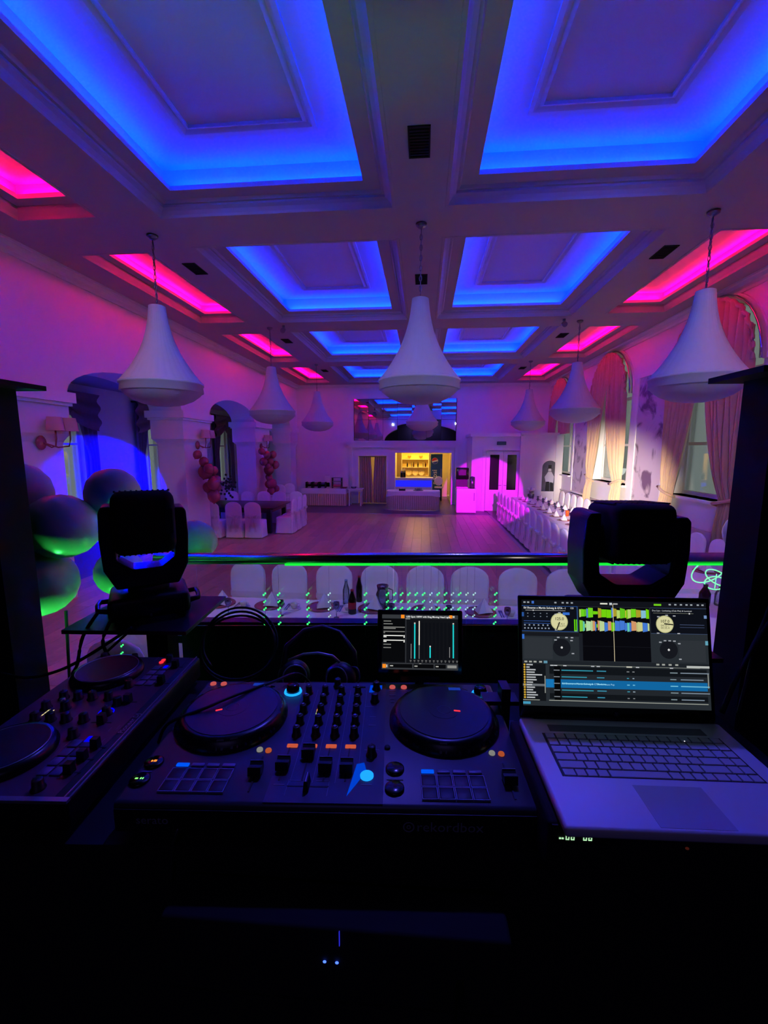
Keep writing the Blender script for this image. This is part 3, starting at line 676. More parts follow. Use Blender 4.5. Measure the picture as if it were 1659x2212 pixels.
# ================================================================== BACK OF THE HALL
# curtained doorway
t = thing('door_curtain', 'pair of tan curtains filling the doorway in the far wall', 'curtain', (-2.27, YB + 0.1, 0))
MB().cyl((-.62, 0, 2.1), (.62, 0, 2.1), .02, n=8).build('curtain_rod', STEEL, t)
for s in (-1, 1):
    MB().grid(lambda u, v: (s * (0.61 - u * (0.525 + .075 * min(1, v * 1.7))), 0.03 * math.sin(u * 34), 2.09 - 2.07 * v), 44, 6).build('curtain_panel', DRAPE, t)
def pleated(m, pts, z0, z1, amp, n, closed=False):
    """pleated skirt following a polyline"""
    L = [0.0]
    for a, b in zip(pts, pts[1:]): L.append(L[-1] + math.dist(a, b))
    vs = []
    for i in range(n + 1):
        s = L[-1] * i / n; k = max(j for j in range(len(L)) if L[j] <= s + 1e-9); k = min(k, len(pts) - 2)
        a, b = Vector(pts[k]), Vector(pts[k + 1]); q = (s - L[k]) / (L[k + 1] - L[k]); d = (b - a).normalized(); p = a + (b - a) * q; nn = Vector((d.y, -d.x))
        for z, am in ((z0, amp * 1.5), (z1, amp * .6)):
            w = p + nn * am * math.sin(i * PI / 2); vs.append((w.x, w.y, z))
    m.smooth = True; m.add(vs, [(2 * i, 2 * i + 2, 2 * i + 3, 2 * i + 1) for i in range(n)]); m.smooth = False
t = thing('buffet_table', 'buffet table with pleated skirt against the far wall, left of the curtained doorway', 'table', (-4.25, 18.85, 0))
MB().box(-.92, .92, -.38, .38, .70, .745).build('tabletop', DARKWOOD, t)
for sx in (-1, 1):
    for sy in (-1, 1): MB().cyl((sx * .8, sy * .28, 0), (sx * .8, sy * .28, .70), .025, n=8).build('leg', STEEL, t)
m = MB(); pleated(m, [(-.95, .40), (-.95, -.40), (.95, -.40), (.95, .40)], .02, .56, .018, 150); m.build('pleated_skirt', SKIRT, t)
m = MB().box(-.96, .96, -.41, .41, .745, .752).box(-.965, .965, -.418, -.41, .53, .752).box(-.972, -.965, -.41, .41, .53, .752).box(.965, .972, -.41, .41, .53, .752); m.build('top_cloth', CLOTH, t)
bx = [(-4.95, 'first'), (-4.65, 'second'), (-4.35, 'third')]
for i, (x, w) in enumerate(bx):
    t = thing('chafing_dish', 'black chafing dish on the buffet, %s from the left' % w, 'chafing dish', (x, 18.8, .752), 0, 'chafing dishes on the buffet')
    MB().box(-.13, .13, -.16, .16, .08, .16).build('water_pan', BLACKG, t)
    for sx in (-1, 1): MB().box(sx * .12 - .012, sx * .12 + .012, -.15, .15, 0, .26).build('stand', BLACK, t)
    MB().lathe([(.12, .16), (.10, .21), (.05, .24), (0, .245)], n=16).build('lid', STEEL, t)
t = thing('toaster_box', 'pale upright box standing behind the buffet trays', 'box', (-4.18, 19.05, .752)); MB().rbox(-.13, .13, -.08, .08, 0, .52, .01, 2).build('carton', TRIMW, t); MB().box(-.10, .10, -.085, -.08, .04, .22).build('front_window', BLACKG, t)
t = thing('food_warmer', 'two-tier food warmer with lit pink trays on the buffet', 'food warmer', (-3.72, 18.8, .752))
for z in (.05, .28, .44): MB().box(-.22, .22, -.14, .14, z, z + .02).build('tray', STEEL, t)
for sx in (-1, 1): MB().box(sx * .2 - .012, sx * .2 + .012, -.12, .12, 0, .46).build('side_frame', BLACK, t)
MB().rbox(-.16, .16, -.1, .1, .07, .16, .02, 2).build('food_pan', PINKB, t)
t = thing('tray', 'dark red tray on the right end of the buffet', 'tray', (-3.42, 18.75, .752)); MB().box(-.11, .11, -.15, .15, 0, .05, -.015).build('tray_body', mat('dark_red', '#7a2028', .5), t); MB().box(-.09, .09, -.12, .12, .05, .055).build('tray_filling', ROSE, t)
t = thing('side_table', 'small white side table between the buffet and the curtained doorway', 'table', (-2.89, 18.9, 0))
MB().box(-.34, .28, -.3, .3, .70, .74).build('tabletop', TRIMW, t); MB().box(-.30, .24, -.26, .26, .62, .70).build('apron', TRIMW, t)
for (a, b) in ((-.28, -.24), (.22, -.24), (-.28, .24), (.22, .24)): MB().box(a - .025, a + .025, b - .025, b + .025, 0, .62).build('leg', TRIMW, t)
o = MB().lathe([(0, 0), (.09, 0), (.13, .07), (.125, .07), (.085, .01), (0, .01)], n=18).build('glass_bowl', CLEAR); o.location = (-3.0, 18.85, .74); tag(o, 'clear glass bowl on the small white side table', 'bowl')
# rounded bar table with pleated skirt
t = thing('bar_table', 'white draped table with rounded ends before the bar', 'table', (-0.40, 17.9, 0))
st = [(-1.02 + .55 * 0, .45)]
stad = [(-1.05, .45)] + [(-.72 - .33 * math.cos(a), -.12 - .33 * math.sin(a)) for a in [i * PI / 16 for i in range(9)]] + [(.72 + .33 * math.sin(a), -.12 - .33 * math.cos(a)) for a in [i * PI / 16 for i in range(9)]] + [(1.05, .45)]
MB().prism(stad, 2, .71, .75).build('tabletop', DARKWOOD, t)
m = MB(); pleated(m, stad, .02, .70, .02, 170); m.build('pleated_skirt', SKIRT, t)
m = MB(); m.prism([(x * 1.02, y * 1.02) for x, y in stad], 2, .752, .757)
N = len(stad); vs = []
for (x, y) in stad: vs += [(x * 1.025, y * 1.03 - .008, .757), (x * 1.035, y * 1.04 - .012, .757 - (.12 + .22 * max(0, abs(x) - .55)))]
m.smooth = True; m.add(vs, [(2 * i, 2 * i + 2, 2 * i + 3, 2 * i + 1) for i in range(N - 1)]); m.build('top_cloth', CLOTH, t)
t = thing('glass_tray', 'round steel tray of upturned glasses on the draped bar table', 'tray', (-.2, 17.9, .757))
MB().lathe([(0, .003), (.2, .003), (.22, .025), (.215, .025), (.195, 0), (0, 0)], n=22).build('tray_body', STEEL, t)
gl = MB().lathe([(.03, .005), (.024, .09), (0, .092)], n=10).mesh('tumbler', CLEAR)
for i in range(12):
    o = bpy.data.objects.new('tumbler', gl); COL.objects.link(o); o.location = (-.2 + .13 * math.cos(i * 2.399) * (i / 12) ** .5 * 1.2, 17.9 + .13 * math.sin(i * 2.399) * (i / 12) ** .5 * 1.2, .762)
    tag(o, 'small upturned glass on the round tray before the bar', 'glass', 'upturned glasses on the round tray')
t = thing('napkin_box', 'small dark box on the left of the draped bar table', 'box', (-.85, 17.85, .757)); MB().rbox(-.13, .13, -.09, .09, 0, .09, .01, 2).build('box_body', BLACK, t); MB().box(-.10, .10, -.06, .06, .09, .10).build('napkins', CLOTH, t)
# bar
t = thing('bar_counter', 'bar counter with blue backlit front inside the opening', 'bar', (-.40, 20.35, 0))
MB().box(-.9, .82, 0, .55, 0, 1.0).build('counter_body', TRIMW, t); MB().box(-.93, .86, -.05, .6, 1.06, 1.12).build('counter_top', TRIMW, t); MB().box(-.92, .82, .0, .55, 1.0, 1.06).build('counter_rim', TRIMW, t)
MB().box(-.88, .78, -.012, -.002, .70, 1.0).build('blue_light_panel', em('bar_blue', (0.02, 0.02, 1.0), 1.0), t)
t = thing('bar_shelf', 'amber lit shelf unit behind the bar', 'shelf', (-.42, 22.6, 0))
MB().box(-.66, .66, .05, .1, 1.05, 2.45).build('back_panel', mat('amber_panel', '#f0d070', .6), t)
for s in (-1, 1): MB().box(s * .68 - .02, s * .68 + .02, -.2, .1, 0, 2.45).build('side_panel', CREAM, t)
for z in (1.05, 1.5, 1.9, 2.43): MB().box(-.66, .66, -.2, .05, z, z + .03).build('shelf_board', CREAM, t)
area('bar_shelf_lamp', (-.42, 22.3, 2.6), (R(25), 0, 0), 1.2, .1, 16, (1.0, 0.6, 0.1))
YEL = mat('yellow_china', '#e8cf8a', .4)
for i, x in enumerate((-.75, -.42, -.1)):
    o = MB().lathe([(0, 0), (.12, 0), (.16, .02), (.16, .03), (.12, .01), (0, .01)], n=20).build('display_plate', YEL); o.location = (x, 22.55, 1.24 + .0); o.rotation_euler = (R(78), 0, 0); tag(o, 'round pale plate stood upright behind the bar, %s from the left' % ORD[i], 'plate', 'plates behind the bar')
for i, x in enumerate((-.72, -.14)):
    hp = [(.09 * math.sin(a) ** 3 * 1.05, .075 * math.cos(a) - .03 * math.cos(2 * a) - .012 * math.cos(3 * a)) for a in [2 * PI * k / 20 for k in range(20)]]
    o = MB().prism([(p, q + .11) for p, q in hp], 1, 0, .02).build('heart_ornament', mat('gold_heart', '#a87a20', .4)); o.location = (x, 22.5, 1.925); tag(o, 'dark gold heart on the top bar shelf, %s one' % ('left', 'right')[i], 'ornament', 'hearts on the bar shelf')
for i, x in enumerate((-.95, -.82, -.6, -.5, -.28, -.02, .1)):
    o = MB().lathe([(0, 0), (.035, 0), (.035, .14), (.014, .2), (.014, .26), (0, .26)], n=10).build('liquor_bottle', [BROWNG, BLACKG, CLEAR][i % 3]); o.location = (x, 22.45 if x > -.9 else 20.6, 1.53 if x > -.9 else 1.12); tag(o, 'small bottle on the amber bar shelf, %s from the left' % ORD[i], 'bottle', 'bottles behind the bar')
t = thing('tap_tower', 'dark beer tap with white handles on the bar counter', 'beer tap', (-.95, 20.65, 1.12)); MB().box(-.12, .12, -.06, .06, 0, .3).build('tap_body', BLACKG, t)
for k in (-1, 0, 1): MB().cyl((k * .08, -.07, .22), (k * .08, -.1, .4), .014, .02, n=8).build('tap_handle', TRIMW, t)
t = thing('drinks_fridge', 'tall blue drinks fridge with a round red and white emblem beside the bar shelf', 'fridge', (.62, 21.3, 0))
FB = mat('fridge_blue', '#1c4f86', .35)
MB().rbox(-.28, .28, 0, .55, 0, 2.2, .015, 2).build('fridge_body', FB, t); MB().box(-.26, .26, -.03, 0, .35, 2.15).build('fridge_door', FB, t); MB().box(.2, .24, -.05, -.03, .9, 1.5).build('door_handle', STEEL, t)
def disc(m, cx, cz, r, y, a0, a1, n=20): m.add([(cx + r * math.cos(a0 + (a1 - a0) * i / n), y, cz + r * math.sin(a0 + (a1 - a0) * i / n)) for i in range(n + 1)], [list(range(n + 1))])
m = MB(); m.use(mat('emblem_white', '#f0f0f0', .4)); disc(m, -.08, 1.88, .15, -.032, 0, 2 * PI); m.use(mat('emblem_red', '#d02030', .4)); disc(m, -.08, 1.88, .14, -.034, R(25), R(190)); m.use(mat('emblem_blue', '#1430a0', .4)); disc(m, -.08, 1.88, .14, -.034, R(215), R(350)); m.build('round_emblem', None, t)
lettering('pepsi', .34, mat('emblem_white', '#f0f0f0'), t, Matrix.Translation((-.08, -.033, .75)) @ Matrix.Rotation(R(90), 4, 'X') @ Matrix.Rotation(R(90), 4, 'Z'))
t = thing('bar_stool', 'white round-backed stool before the blue fridge', 'stool', (.72, 20.75, 0))
MB().cyl((0, 0, .62), (0, 0, .68), .2, n=20).build('seat', TRIMW, t); MB().sphere((0, .05, .95), .2, .05, .22, 14, 8).build('backrest', TRIMW, t)
for k in range(4): MB().cyl((.1 * math.cos(k * PI / 2 + .7), .1 * math.sin(k * PI / 2 + .7), .62), (.18 * math.cos(k * PI / 2 + .7), .18 * math.sin(k * PI / 2 + .7), 0), .015, n=6).build('leg', BLACK, t)
MB().box(-.02, .02, .03, .06, .66, .8).build('back_support', STEEL, t)
# fridge counter with coffee machine by the white block
t = thing('white_cabinet', 'white drinks cabinet standing by the corner block, lit magenta', 'cabinet', (1.63, 17.16, 0)); MB().rbox(-.36, .38, -.35, .33, .03, .95, .012, 2).build('cabinet_body', TRIMW, t); MB().box(-.34, .36, -.365, -.35, .08, .90).build('cabinet_door', TRIMW, t); MB().box(.28, .31, -.39, -.365, .5, .8).build('door_handle', STEEL, t); MB().box(-.33, .35, -.3, .3, 0, .03).build('plinth', BLACK, t)
t = thing('coffee_machine', 'black coffee machine on the white cabinet', 'coffee machine', (1.50, 17.22, .95)); MB().rbox(-.25, .23, -.2, .22, .34, .78, .03, 2).build('machine_head', BLACKG, t); MB().box(-.23, .2, .0, .22, 0, .36).build('machine_back', BLACK, t); MB().box(-.22, .2, -.2, .2, 0, .05).build('drip_tray', STEEL, t); MB().box(-.15, .12, -.215, -.2, .5, .7).build('display', BLACK, t)
t = thing('steel_urn', 'tall steel hot water urn beside the coffee machine', 'urn', (1.86, 17.0, .95)); MB().cyl((0, 0, .03), (0, 0, .40), .1, n=20).build('urn_body', STEEL, t); MB().lathe([(.105, .40), (.09, .44), (.02, .46), (0, .47)], n=18).build('lid', STEEL, t); MB().cyl((0, -.09, .1), (0, -.15, .1), .012, n=8).build('tap', BLACK, t); MB().cyl((0, 0, 0), (0, 0, .03), .1, n=20).build('base', BLACK, t)
# arched picture
t = thing('arched_picture', 'arched grey picture of a figure in a top hat and white clothes', 'picture', (4.83, YC - .125, .78))
fr = [(-.30, 0), (-.30, 1.0)] + ARC(0, 1.0, .30, .27, 16) + [(.30, 0)]; sc = lambda k: [(x * k, .63 + (z - .63) * k) for x, z in fr]
MB().prism(fr, 1, -.03, 0).build('frame', TRIMW, t); MB().prism(sc(.93), 1, -.036, -.03).build('canvas', mat('grey_canvas', '#5a5a64', .7, noise=.5, scale=5), t)
m = MB(); m.use(mat('picture_pale', '#c8c8d0', .7)); m.prism([(-.13, .40), (.15, .36), (.17, .62), (.07, .80), (-.06, .80), (-.18, .60)], 1, -.040, -.036); m.prism([(-.06, .82), (.06, .82), (.05, .92), (-.05, .92)], 1, -.040, -.036); m.use(mat('picture_dark', '#1c1c22', .7)); m.prism([(-.09, .92), (.09, .92), (.09, .94), (.06, .94), (.06, 1.06), (-.06, 1.06), (-.06, .94), (-.09, .94)], 1, -.040, -.036); m.prism([(-.14, .06), (.02, .06), (.0, .42), (-.12, .42)], 1, -.040, -.036); m.prism([(.05, .06), (.17, .06), (.14, .38), (.03, .40)], 1, -.040, -.036)
m.build('painted_figure', None, t)
t = thing('exit_sign', 'small dark green exit lamp on the corner block above the doors', 'sign', (3.0, YC, 2.66)); MB().rbox(-.17, .17, -.07, 0, -.06, .07, .01, 2).build('lamp_housing', mat('sign_green', '#0e3a34', .5), t); MB().box(-.15, .15, -.076, -.07, -.04, .05).build('diffuser', mat('sign_face', '#2f6a5c', .4), t)

# ================================================================== ARCHED CURTAINS ON THE RIGHT
for k, c in enumerate(RWIN):
    lab = ['tall gold arched curtain nearest, behind the dark column', 'tall gold arched curtain in the middle, brightly lit by the white beam', 'gold arched curtain in the farthest window, above the corner block'][k]
    t = thing('arched_curtain', lab, 'curtain', (XR - .10, c, 0), 0, 'arched window curtains')
    rod = ARC(0, SPZ, HW + .06, HW + .06, 20); MB().tube([(0, y, z) for y, z in rod], .022, 6).build('curtain_rod', CHROME, t)
    for s in (-1, 1):
        def cur(u, v, s=s):
            # u from the outer edge to the middle, v from the arch down
            yt = s * HW * (1.0 - u); zt = SPZ + math.sqrt(max(0, HW * HW - yt * yt)) * 1.02
            if v < .02: zt += .0
            tie = 1.55; zt2 = 0.05 if k < 2 else 3.0
            q = min(1, max(0, (zt - (zt - v * (zt - zt2)) ) / max(.01, zt - tie)))  # 0 at the arch, 1 at the tie
            z = zt - v * (zt - zt2)
            e = q ** 2.0
            yin = s * HW * (1 - u * .40); yfl = s * HW * (1.04 - u * .42)
            y = yt * (1 - e) + yin * e
            if z < tie: w = (tie - z) / tie; y = yin * (1 - w) + yfl * w
            dep = -0.005 - (0.12 * abs(math.sin(u * 24 + .9 * math.sin(u * 7))) ** .6 + .02 * math.sin(u * 21 + z * 2)) * (1 - .5 * math.exp(-((z - tie) / .25) ** 2))
            return (dep, y, z)
        MB().grid(cur, 96, 26).build('curtain_panel', DRAPE, t)
        if k < 2: MB().tube([(-.11, s * HW * .56, 1.50), (-.13, s * HW * .8, 1.56), (-.08, s * HW * 1.04, 1.64), (.03, s * HW * 1.05, 1.62), (-.0, s * HW * .8, 1.5), (-.03, s * HW * .57, 1.47)], .03, 6, closed=True).build('tieback', DRAPE, t)
    MB().tube([(-.085 + .012 * math.cos(i * 2.1), -(HW + .015 * math.sin(i * 1.7)) * math.cos(PI * i / 60), SPZ + (HW + .015 * math.sin(i * 1.7)) * math.sin(PI * i / 60)) for i in range(61)], .035, 6).build('ruffle', DRAPE, t)
for k, (y, l) in enumerate(((12.75, 'white figurine lamp on the sill of the brightly lit window'), (8.35, 'tulip shaped lamp on the sill of the nearest window'))):
    t = thing('sill_lamp', l, 'lamp', (XR + .18, y, SILL)); MB().lathe([(0, 0), (.06, 0), (.055, .02), (.015, .04), (.012, .22), (.03, .24), (0, .24)], n=14).build('lamp_base', STEEL, t)
    MB().lathe([(.02, .24), (.07, .30), (.10, .40), (.09, .42), (.06, .31), (0, .25)], n=16).build('lamp_shade', em('tulip_white', '#e8f4ea', .7), t)
# ================================================================== WALL SCONCES AND BALLOON CLUSTERS ON THE PIERS
for k, (y, l) in enumerate(((6.25, 'two-armed pink wall sconce on the nearest pier'), (10.85, 'two-armed wall sconce above balloons on the second pier'), (15.25, 'two-armed wall sconce above balloons on the third pier'))):
    t = thing('wall_sconce', l, 'wall lamp', (XL + .0, y, 2.55), 0, 'wall sconces on the piers')
    MB().sphere((-.03, -.1, -.02), .04, .09, .11, 12, 8).build('wall_plate', ROSE, t)
    for s in (0, 1):
        yy = -.02 + .27 * s
        MB().tube([(0, -.1, -.02), (.08, -.04 + .12 * s, -.09), (.13, yy * .95, -.07), (.15, yy, .04), (.15, yy, .16)], .012, 6).build('arm', ROSE, t)
        MB().lathe([(.12, .16), (.095, .36)], c=(.15, yy, 0), n=20).build('lamp_shade', mat('sconce_shade', '#d8a0a8', .8), t)
BSET = [(10.72, [(.0, 2.30, .10), (.10, 2.10, .11), (.05, 1.98, .12), (.28, 1.80, .17), (.48, 1.88, .11), (.20, 1.55, .15), (.42, 1.50, .13), (.55, 1.62, .12), (.22, 1.30, .15), (.52, 1.32, .11), (.66, 1.44, .10), (.40, 1.20, .10), (.74, 1.5, .09), (.32, 1.68, .10)], 'second'),
        (15.0, [(.0, 2.35, .11), (.16, 2.22, .12), (.40, 2.18, .12), (.12, 2.02, .13), (.42, 2.0, .14), (.62, 1.88, .13), (.46, 1.72, .17), (.30, 1.85, .10), (.20, 1.25, .16), (.50, 1.22, .14), (.40, 1.0, .13), (.66, 1.02, .12), (.55, 1.45, .12), (.36, 1.4, .10)], 'third')]
NTH = ['topmost'] + [ORD[i] + ' from the top' for i in range(1, 14)]
def relax(L, xmin, k=.99):
    for _ in range(120):
        for i in range(len(L)):
            for j in range(i):
                a, b = L[i], L[j]; d = Vector(a[:3]) - Vector(b[:3]); m_ = k * (a[3] + b[3])
                if d.length < m_:
                    q = d.normalized() * (m_ - d.length) * .5
                    for n in range(3): a[n] += q[n]; b[n] -= q[n]
        for a in L: a[0] = max(a[0], xmin + a[3])
    return L
b0 = None
for (y0_, lst, w) in BSET:
    lst = relax([[XL + .06 + c * .95 + .10 * (i % 3), y0_ - .35 + a * 1.1, b, c * 1.05] for i, (a, b, c) in enumerate(lst)], XL + .03)
    lst = sorted(lst, key=lambda q: -q[2])
    for i, (bx, by, z, r) in enumerate(lst):
        if b0 is None:
            b0 = thing('small_balloon', '', 'balloon'); MB().lathe([(0, 1.0), (.35, .95), (.7, .72), (.93, .35), (1.0, 0), (.92, -.4), (.68, -.8), (.35, -1.08), (.1, -1.2), (.05, -1.22)], n=18).build('balloon_skin', ROSE, b0); MB().lathe([(.05, -1.2), (.13, -1.33), (0, -1.33)], n=8).build('knot', ROSE, b0); o = b0
        else: o = dup(b0, (0, 0, 0))
        o.scale = (r, r, r); o.location = (bx, by, z); o.rotation_euler = (R(random.uniform(-40, 40)), R(random.uniform(-40, 40)), 0)
        tag(o, 'shiny rose balloon in the bunch on the %s pier, %s' % (w, NTH[i]), 'balloon', 'rose balloons on the %s pier' % w)
m = MB()
for i in range(60): a, b, c = random.gauss(0, .12), random.gauss(0, .14), random.gauss(0, .13); m.sphere((a, b, c), .035, .02, .035, 6, 4)
o = m.build('dark_foliage', mat('dark_leaf', '#2a3a2a', .5)); o['kind'] = 'stuff'; o.location = (XL + .25, 11.65, 1.42); tag(o, 'dark leafy sprig beside the balloon bunch on the second pier', 'foliage')
# ================================================================== THE STAGE FRONT
BR = R(4.3)                                     # the booth stands a few degrees askew to the hall
def booth(x, y): return (x * math.cos(BR) - y * math.sin(BR), x * math.sin(BR) + y * math.cos(BR))
# dark front panel of the booth
t = thing('booth_panel', 'long dark panel closing the front of the DJ booth below the glass', 'panel', (-0.20, 1.76, STAGE), BR)
MB().box(-.82, .82, 0, .03, 0, .90).build('panel_board', mat('dark_board', '#2c2a38', .55, noise=.1, scale=14), t)
MB().box(-.82, .82, -.012, .042, .90, .925).build('panel_cap', mat('dark_cap', '#2a2838', .35), t)
for x in (-.52, -.35, .1, .5): MB().cyl((x, 0, .86), (x, -.004, .86), .008, n=8).build('screw', STEEL, t)
# handrail with clamped glass panes
t = thing('handrail', 'polished steel handrail running across the front of the stage', 'handrail', (-0.05, 1.73, 2.012), R(5.6))
MB().cyl((-1.02, 0, 0), (1.75, 0, 0), .0235, n=28).build('rail_tube', mat('rail_steel', '#c8c8cc', .22, 1.0), t)
MB().cyl((-.50, -.013, -.0215), (1.72, -.013, -.0215), .0048, n=8).build('green_led_tube', em('led_tube', (0.01, 1.0, 0.05), 1.1), t, 'glowing green light tube under the rail')  # added glowing tube imitates the green reflection along the rail
for x in (-.98, 1.70): MB().cyl((x, 0, STAGE - 2.012), (x, 0, -.02), .02, n=12).build('post', CHROME, t); MB().cyl((x, 0, STAGE - 2.012), (x, 0, STAGE - 2.0), .05, n=16).build('post_foot', CHROME, t)
for (a, b) in ((-.95, -.068), (-.062, .75)): MB().box(a, b, -.004, .004, STAGE - 2.012 + .93, -.02).build('glass_pane', clear('rail_glass', '#f0f6f4', .975), t)
# green LED strip on the outer side of the panel, shining on rail, cloths and balloons
t = thing('led_bar', 'green LED bar fixed along the outside of the booth panel', 'LED bar', (-0.30, 1.88, 1.605), BR)
MB().box(-.80, .85, -.02, .12, -.03, .005).build('bar_housing', BLACK, t)
MB().box(-.79, .84, -.01, .11, .005, .008).build('led_strip', em('led_green', (0.02, 1.0, 0.08), 4.0), t)
area('green_bar_light', (-0.30, 1.92, 1.64), (R(140), 0, BR), 1.6, .03, 0.35, (0.05, 1.0, 0.12))
# green reflections in the rail glass, put in as glowing dots on added wires
LED = em('led_dot', (0.03, 1.0, 0.13), 2.6); DOTW = em('led_dot_pale', (0.5, 0.9, 0.8), 0.8)  # glowing colours of the mirrored green light
added_wire = MB().cyl((0, 0, 0), (0, 0, -.30), .0006, n=4, caps=False).mesh('wire', SILVER)
def dotmesh(nm, m): return MB().sphere((-.0025, 0, -.002), .0032, n=8, m=6).sphere((.0035, 0, .0035), .0028, n=8, m=6).mesh(nm, m)
D1, D2 = dotmesh('led', LED), dotmesh('led_pale', DOTW)
COLS = [(594, 5, 0), (623, 5, 0), (682, 5, 0), (726, 4, 1), (800, 5, 0), (845, 5, 0), (860, 5, 0), (874, 5, 0), (889, 5, 0), (904, 5, 0), (919, 5, 0), (934, 5, 1), (949, 4, 0), (964, 5, 0), (978, 5, 1), (993, 5, 0), (1008, 4, 1), (1023, 4, 1), (1067, 5, 0)]
for i, (px, n, pale) in enumerate(COLS):
    x = -0.625 + (px - 594) * 0.001945
    t = thing('led_strand', 'strand of green LEDs hanging on the rail glass, %s from the left' % ORD[i], 'LED strand', (x, 1.705 + x * .0985, 1.995), BR, 'green LED strands on the glass')
    for k in range(n):
        o = bpy.data.objects.new('led', D2 if pale else D1); COL.objects.link(o); o.parent = t; o.location = (0, -.004, -.121 - .0305 * k); o.scale = (1, 1, 1) if k % 2 else (1.15, 1, 1.25)
    o = bpy.data.objects.new('wire', added_wire); COL.objects.link(o); o.parent = t
o = thing('led_strand', 'green LED strand hanging alone under the left light stand', 'LED strand', (-1.315, 1.72, 1.93), 0, 'green LED strands on the glass')
for k in range(4):
    q = bpy.data.objects.new('led', D1); COL.objects.link(q); q.parent = o; q.location = (-.004 * k + .01, 0, -.305 - .035 * k); q.scale = (1.3, 1, 1.3)
q = bpy.data.objects.new('wire', added_wire); COL.objects.link(q); q.parent = o; q.scale = (1, 1, 1.45)

# ================================================================== MOVING HEADS
HS = .80
def moving_head(label, loc, rz, tilt, light, target, hk=1.0):
    t = thing('moving_head', label, 'stage light', loc, rz); t.scale = (HS, HS, HS)
    MB().rbox(-.17, .17, -.14, .14, .012, .105, .025, 3).build('base', BLACK, t)
    for sx in (-1, 1):
        MB().tube([(sx * .165, -.08, .05), (sx * .21, -.07, .055), (sx * .215, 0, .06), (sx * .21, .07, .055), (sx * .165, .08, .05)], .011, 6).build('handle', LACQ, t)
        for sy in (-1, 1): MB().cyl((sx * .13, sy * .1, 0), (sx * .13, sy * .1, .014), .018, n=10).build('rubber_foot', RUBBER, t)
    MB().box(-.06, .06, -.143, -.139, .03, .075).build('display', BLACKG, t)
    MB().cyl((.0, -.146, .03), (.0, -.139, .03), .006, n=10).build('connector', STEEL, t)
    MB().cyl((0, 0, .10), (0, 0, .13), .09, n=24).build('pan_bearing', RUBBER, t)
    # yoke: a U with swelling arms and an angular inner throat
    out = [(-.178, .44), (-.183, .33), (-.175, .21), (-.13, .13), (.13, .13), (.175, .21), (.183, .33), (.178, .43), (.165, .445), (.128, .445), (.124, .29), (.120, .245), (.06, .205), (-.06, .205), (-.120, .245), (-.124, .29), (-.128, .46), (-.165, .46)]
    y = MB().prism(out, 1, -.075, .075).build('yoke', BLACK, t)
    bv = y.modifiers.new('edge', 'BEVEL'); bv.width = .008; bv.segments = 2; bv.limit_method = 'ANGLE'
    for sx in (-1, 1): MB().cyl((sx * .098, 0, .385), (sx * .128, 0, .385), .05, n=18).build('tilt_bearing', RUBBER, t)
    # head, tilting about x
    M = Matrix.Translation((0, 0, .385)) @ Matrix.Rotation(tilt, 4, 'X') @ Matrix.Scale(hk, 4)
    hb = MB(M).rbox(-.106, .106, -.13, .11, -.103, .103, .035, 4).build('head', BLACKM, t)
    fins = MB(M)
    for i in range(11): fins.box(-.09 + i * .018 - .003, -.09 + i * .018 + .003, -.09, .09, -.1055, -.100); fins.box(-.09 + i * .018 - .003, -.09 + i * .018 + .003, -.09, .09, .100, .1055)
    fins.build('cooling_fins', BLACK, t)['kind'] = 'stuff'
    MB(M).cyl((0, .105, 0), (0, .16, 0), .098, .09, n=28).build('lens_ring', BLACK, t)
    MB(M).cyl((0, .158, 0), (0, .163, 0), .078, n=28).build('lens', em('lens_' + light['name'], light['c'], light['g']), t)
    MB(M).box(.07, .095, -.132, -.129, -.04, .04).build('label_plate', LACQ, t)
    p = Vector(loc) + Matrix.Rotation(rz, 3, 'Z') @ (HS * (M @ Vector((0, .18, 0))))
    spot('moving_head_beam', p, target, light['p'], light['c'], light['s'], light['b'], .04)
    if light['name'] == 'blue': t.scale = (HS * .86, HS * .86, HS)
    return t
def aim(loc, target):
    d = Vector(target) - (Vector(loc) + Vector((0, 0, .385 * HS))); return math.atan2(d.z, math.hypot(d.x, d.y))
LT, RT = (-8.5, 10.55, 1.02), (5.3, 13.3, 1.35)
LL, RL = (-.905, 1.34, 1.905), (.585, 1.30, 1.91)
moving_head('black moving head light on the left stand, throwing a deep blue beam', LL, R(34), aim(LL, LT), dict(name='blue', c=(0.0, 0.0, 1.0), g=2, p=70000, s=17.5, b=.12), LT, 1.2)
moving_head('black moving head light behind the laptop, throwing a white beam', RL, R(4), aim(RL, RT), dict(name='white', c=(1.0, .84, .72), g=2, p=15000, s=18, b=1.0), RT)
def stand(label, x, y, rz, pw, top):
    t = thing('light_stand', label, 'stand', (x, y, STAGE), rz); h = top - STAGE
    MB().box(-.19, .19, -.16, .16, h - .012, h).build('top_plate', mat('plate_black', '#1a1820', .4), t)
    MB().box(-pw + .03, pw + .03, -pw, pw, .01, h - .012).build('pole', BLACKM, t); MB().box(-.2, .2, -.045, .16, 0, .012).build('foot_plate', BLACKM, t)
    return t
stand('black square light stand with a top plate under the left moving head', -.905, 1.345, R(4), .035, 1.905)
stand('black light stand under the moving head behind the laptop', .585, 1.30, R(4), .035, 1.91)
